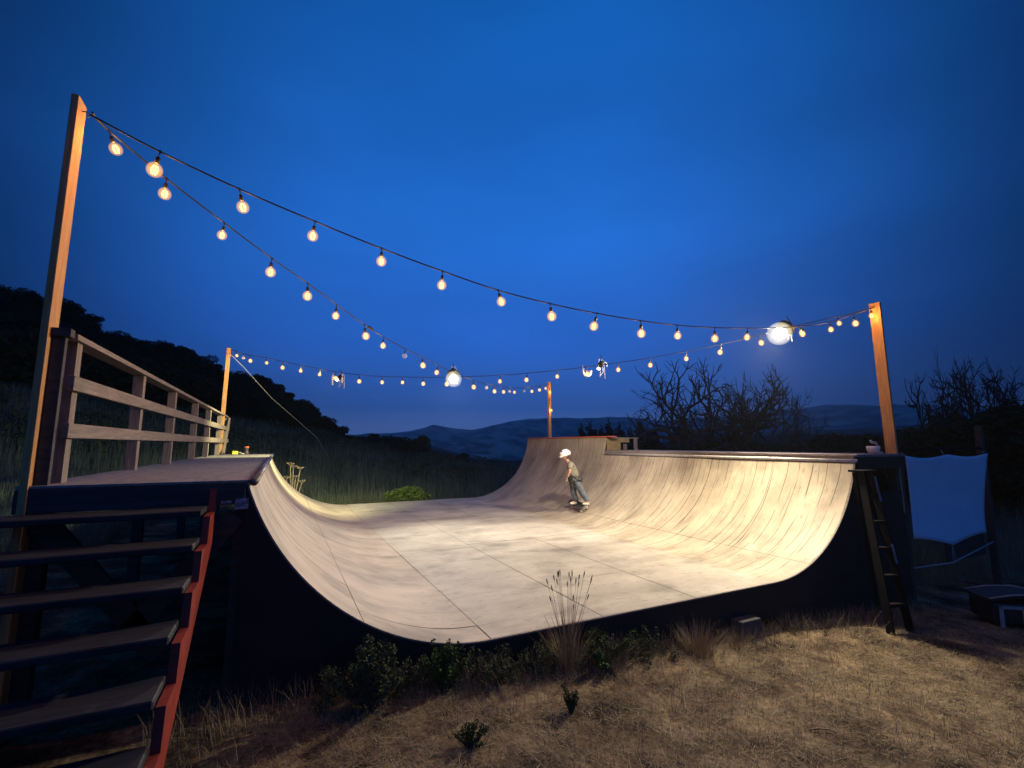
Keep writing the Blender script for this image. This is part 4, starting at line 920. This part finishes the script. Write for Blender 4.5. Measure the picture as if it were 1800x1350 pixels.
# matted dry straw in front of the ramp
def front_pts(n, g):
    d = g.uniform(.9, 4.6, n)**1.0; px = g.uniform(-60, 1900, n); a = np.radians(26.3) + np.arctan2(px-900, 825.); rr = d/np.cos(a-np.radians(26.3))*1.35
    x = rr*np.sin(a); y = rr*np.cos(a); k = ((y < Y0-.05) | (x > 8.8)) & (y < 6.5) & ~((x < -.45) & (y > 1.7)); return x[k], y[k]
x, y = front_pts(210000, g); m_ = (vnoise(x, y, 1.7, 2) + .7*vnoise(x, y, 5.1, 9)) > g.uniform(-.9, 1.0, len(x)); x, y = x[m_], y[m_]; n = len(x)
v1 = blades(on_ground(x, y, .004), g.uniform(.02, .075, n), g.uniform(.0014, .0034, n), g.uniform(1.0, 2.2, n), g)
x, y = front_pts(26000, g); n = len(x); v2 = blades(on_ground(x, y), g.uniform(.03, .085, n), g.uniform(.002, .004, n), g.uniform(.2, .9, n), g)
# grassier fringe along the foot of the ramp and round the corners
n = 9000; x = g.uniform(-.6, 8.6, n); y = Y0 - .06 - np.abs(g.normal(0, .20, n)); kk = g.uniform(0, 1, n) < np.clip(.55+.6*vnoise(x, y, 2.1, 6), .08, 1); x, y = x[kk], y[kk]; n = len(x)
v3 = blades(on_ground(x, y), g.uniform(.06, .22, n), g.uniform(.002, .004, n), g.uniform(.2, .8, n), g)
V_, F_ = join(v1, v2, v3); tag(link('dry_grass', npmesh('dry_grass', V_, F_), M['straw']), 'trampled dry straw grass covering the ground in front of the ramp', 'grass', kind='stuff')
# meadow behind the ramp
def back_pts(n, g, r0, r1, p0=-80, p1=1850):
    rr = r0*(r1/r0)**g.uniform(0, 1, n); px = g.uniform(p0, p1, n); a = np.radians(26.3) + np.arctan2(px-900, 825.); x = rr*np.sin(a); y = rr*np.cos(a)
    k = (y > Y1+.12) | (x < -2.3) | (x > 9.2); k &= (y > 4.3) | (x < -3); return x[k], y[k]
x, y = back_pts(130000, g, 9, 42); n = len(x); rr = np.hypot(x, y); hh = g.uniform(.3, .95, n)*(1+.4*vnoise(x, y, .5, 3))*np.clip(rr/22, .6, 1.15)
v1 = blades(on_ground(x, y, -.03), hh, g.uniform(.006, .014, n)*np.clip(rr/15, .8, 3), g.uniform(.05, .5, n), g)
tag(link('meadow_grass', npmesh('meadow_grass', *v1), M['meadow']), 'tall dark meadow grass and stalks behind the ramp', 'grass', kind='stuff')
# scrub clumps spread over the meadow
cs_ = []; rr_ = []
for i in range(260):
    xx, yy = back_pts(1, g, 24, 42, -80, 900)
    if not len(xx): continue
    s = g.uniform(.35, 1.1)*(np.hypot(xx[0], yy[0])/30)**.5; cs_.append((xx[0], yy[0], gz_(xx[0], yy[0])+s*.35)); rr_.append((s, s, s*.7))
M['scrub'] = mat('scrub_leaves', (.075,.095,.055), (.035,.05,.032), .5, rough=.95, spec=.05)
V_, F_ = leaf_cloud(cs_, rr_, 60000, .085, 9); tag(link('scrub', npmesh('scrub', V_, F_), M['scrub']), 'dark coyote scrub mounding over the meadow up to the wooded hill', 'scrub', kind='stuff')
# pale lit grass tufts along the back edge
n = 1500; x = g.uniform(.9, 4.3, n); y = Y1 + .12 + np.abs(g.normal(0, .35, n)); v1 = blades(np.stack([x, y, np.full(n, -.33)], 1), g.uniform(.25, .62, n)*np.clip(1.2-.25*np.abs(x-2), .4, 1), g.uniform(.006, .012, n), g.uniform(.05, .6, n), g)
tag(link('back_edge_grass', npmesh('back_edge_grass', *v1), M['weed']), 'pale lit grass along the back edge of the flat', 'grass', kind='stuff')
# clumps (things)
def clump(name, x, y, kind, h, rad, n, m, label, cat='plant', z=None, size=.03, seed=0):
    gg = np.random.default_rng(100+seed); zz = gz_(x, y) if z is None else z; o = empty(name, (x, y, zz)); tag(o, label, cat)
    if kind == 'leafy':
        stems = MB(); cen = []; rr = []
        for k in range(16):
            a = gg.uniform(0, 6.28); q = rad*gg.uniform(.1, 1.15); hh = h*gg.uniform(.6, 1.)*(1-.35*q/rad); stems.tube([(0,0,-.03),(math.cos(a)*q*.5,math.sin(a)*q*.5,hh*.5),(math.cos(a)*q,math.sin(a)*q,hh*.95)], [.006,.005,.002], 5)
            for t_ in np.linspace(.3, 1, 6): cen.append((math.cos(a)*q*t_, math.sin(a)*q*t_, hh*t_)); rr.append((rad*.14,)*2+(h*.075,))
        V_, F_ = leaf_cloud(cen, rr, n, size, 200+seed); link('foliage', npmesh('foliage', V_, F_), M[m], o); stems.build('stems', M['bark'], o)
    elif kind == 'dome':
        cen = []; rr = []
        for k in range(26):
            a = gg.uniform(0, 6.28); q = rad*math.sqrt(gg.uniform(0, 1))*.8; cen.append((math.cos(a)*q, math.sin(a)*q*.8, h*.78*math.sqrt(max(.05, 1-(q/rad)**2)))); rr.append((rad*.22, rad*.22, h*.2))
        cen.append((0,0,h*.4)); rr.append((rad*.8, rad*.7, h*.4)); V_, F_ = leaf_cloud(cen, rr, n, size, 200+seed); link('foliage', npmesh('foliage', V_, F_), M[m], o)
        stems = MB()
        for k in range(6): a = k; stems.tube([(0,0,-.2),(math.cos(a)*rad*.4,math.sin(a)*rad*.4,h*.6)], [.012,.004], 5)
        stems.build('stems', M['bark'], o)
    else:
        a = gg.uniform(0, 6.28, n); q = rad*.35*np.sqrt(gg.uniform(0, 1, n)); P_ = np.stack([q*np.cos(a), q*np.sin(a), np.full(n, -.02)], 1)
        v = blades(P_, h*gg.uniform(.35, 1., n), gg.uniform(.003, .006, n), gg.uniform(.05, .7, n)*(rad/h), gg, a+gg.normal(0, .5, n), 3); link('blades', npmesh('blades', *v), M[m], o)
    return o
clump('shrub', .66, 3.50, 'leafy', .50, .27, 5200, 'weed', 'leafy dark shrub at the foot of the ramp below its left curve', size=0.015, seed=1)
clump('shrub', 1.22, 3.62, 'leafy', .46, .15, 2600, 'weedgreen', 'slim upright green shrub in front of the lowest point of the ramp edge', size=0.014, seed=2)
clump('weed_clump', 1.62, 3.62, 'leafy', .22, .22, 1900, 'weed', 'grey green weeds just left of the tall seeding grass, lower of the two', size=0.012, seed=3)
clump('weed_clump', 2.02, 3.64, 'leafy', .28, .16, 1200, 'weed', 'thin twiggy weed touching the left side of the tall seeding grass', size=0.010, seed=4)
clump('shrub', 2.78, 3.68, 'leafy', .34, .30, 5600, 'weedgreen', 'dense dark green shrub right of the tall seeding grass', size=0.015, seed=5)
clump('grass_tuft', 2.80, 3.62, 'grass', .28, .40, 260, 'straw', 'arching straw tuft mixed into the dense dark green shrub', 'grass', seed=6)
clump('grass_tuft', 3.83, 3.60, 'grass', .34, .42, 420, 'straw', 'spiky dry tuft left of the concrete pier block', 'grass', seed=7)
clump('grass_tuft', 4.42, 3.60, 'grass', .18, .25, 160, 'straw', 'low dry tuft touching the concrete pier block', 'grass', seed=8)
clump('weed', 1.16, 2.92, 'leafy', .17, .10, 1000, 'weedgreen', 'small green weed alone in the straw toward the left', size=0.009, seed=9)
clump('weed', 1.98, 3.05, 'leafy', .20, .07, 900, 'weedgreen', 'upright small green weed in the middle of the straw', size=0.009, seed=10)
clump('bush', 3.66, 14.75, 'dome', .76, .78, 9000, 'bush', 'rounded bright green bush behind the flat of the ramp', 'bush', z=-.38, size=.045, seed=11)
# low tangle of weeds along the foot of the ramp
cs_ = []; rr_ = []
for i in range(330):
    xx = rnd.uniform(.25, 3.5) if i % 5 else rnd.uniform(3.5, 8.); yy = Y0 - .07 - abs(rnd.gauss(0, .12)); hh = rnd.uniform(.02, .10)*(1.4 if xx < 3.4 else .6)
    for q in range(3): cs_.append((xx+.015*q, yy, gz_(xx, yy)+hh*(.4+.5*q))); rr_.append((.03, .03, hh*.45))
V_, F_ = leaf_cloud(cs_, rr_, 26000, .010, 19); tag(link('low_weeds', npmesh('low_weeds', V_, F_), M['weed']), 'low tangled grey green weeds along the foot of the ramp', 'weeds', kind='stuff')
# broken straw and twigs scattered on top
gg = np.random.default_rng(91); x, y = front_pts(1300, gg); n = len(x)
tag(link('loose_straw', npmesh('loose_straw', *blades(on_ground(x, y, .012), gg.uniform(.03, .10, n), gg.uniform(.0018, .004, n), gg.uniform(2.2, 3.5, n), gg, None, 3)), M['umbel']), 'loose pale straws and twigs scattered over the trampled grass', 'straw', kind='stuff')
# tall wild grass with seed heads
o = empty('seeding_grass', (2.33, 3.62, gz_(2.33, 3.62))); tag(o, 'tall wild grass with dark seed heads in front of the ramp edge', 'grass')
gg = np.random.default_rng(77); n = 300; a = gg.uniform(0, 6.28, n); P_ = np.stack([.10*np.cos(a)*gg.uniform(0,1,n), .10*np.sin(a)*gg.uniform(0,1,n), np.full(n, -.02)], 1)
link('blades', npmesh('blades', *blades(P_, gg.uniform(.15, .45, n), gg.uniform(.003, .005, n), gg.uniform(.1, .8, n), gg, a, 3)), M['straw'], o)
mb = MB(); hd = MB()
for k in range(30):
    a = rnd.uniform(0, 6.28); hh = rnd.uniform(.4, .86); ln = rnd.uniform(.02, .30)*(1.2-hh*.6); bx_, by_ = math.cos(a), math.sin(a)
    pts = [Vector((bx_*.03, by_*.03, 0)), Vector((bx_*(.03+ln*.3), by_*(.03+ln*.3), hh*.5)), Vector((bx_*(.03+ln), by_*(.03+ln), hh))]; mb.tube(pts, [.0022,.0018,.0012], 4)
    if hh > .58 or rnd.random() < .3:
        d_ = (pts[2]-pts[1]).normalized(); hd.tube([pts[2]-d_*.01, pts[2]+d_*.012, pts[2]+d_*.034, pts[2]+d_*.046], [.0018,.0050,.0045,.001], 6)
mb.build('stalks', M['straw'], o); hd.build('seed_heads', M['bark'], o)
# dead umbel plant behind the left curve
for j, (ux, uy, hh, lab) in enumerate(((.40, 14.7, 1.50, 'pale dead umbel plant rising behind the left curved wall'),)):
    o = empty('dead_umbel', (ux, uy, -.45)); tag(o, lab, 'plant'); mb = MB(); hd = MB()
    for k, (dx, top) in enumerate(((-.10, 1.50), (-.02, 1.42), (.16, 1.38), (.22, 1.0), (-.18, 1.12), (.05, 1.15))):
        pts = [Vector((0,0,0)), Vector((dx*.4, 0, top*.5)), Vector((dx, .05, top))]; mb.tube(pts, [.016,.013,.009], 6)
        for q in range(9):
            a = q*.7; e_ = pts[2] + Vector((math.cos(a)*.085, math.sin(a)*.085, .05+.03*rnd.random())); mb.tube([pts[2], e_], .0045, 4); hd.lathe([(.004,-.012),(.016,0),(.012,.012),(.003,.016)], tuple(e_), 7)
    mb.build('stems', M['umbel'], o); hd.build('seed_heads', M['umbel'], o)
# loose sticks in the straw
for i, (x, y, l, a, lab) in enumerate(((3.55,2.25,.16,-25,'pale bare stick lying in the straw at the right'),(2.02,1.66,.07,-8,'short pale wood chip in the straw near the bottom centre'))):
    mb = MB(); mb.tube([(-l/2,0,.012),(0,.004,.018),(l/2,0,.012)], [.005,.006,.004], 6); s_ = mb.build('stick', M['straw'], None, True); s_.location = (x, y, gz_(x, y)); s_.rotation_euler = (0,0,R_(a)); tag(s_, lab, 'stick')

# ------------------------------------------------------------------ evening haze: one closed box of thin even air round the whole place
mb = MB(); mb.box((-1900, -200, -131), (2300, 2300, 112)); hz = mb.build('haze', None); hz['kind'] = 'stuff'; hz['label'] = 'thin evening haze in the air that pales the far hills'
hm = bpy.data.materials.new('evening_air'); hm.use_nodes = True; t = hm.node_tree; t.nodes.clear(); o_ = nd(t, 'ShaderNodeOutputMaterial')
pv = nd(t, 'ShaderNodeVolumePrincipled'); pv.inputs['Color'].default_value = (.85, .9, 1, 1); pv.inputs['Density'].default_value = .00032; pv.inputs['Anisotropy'].default_value = .6
t.links.new(pv.outputs[0], o_.inputs['Volume']); hz.data.materials.append(hm)
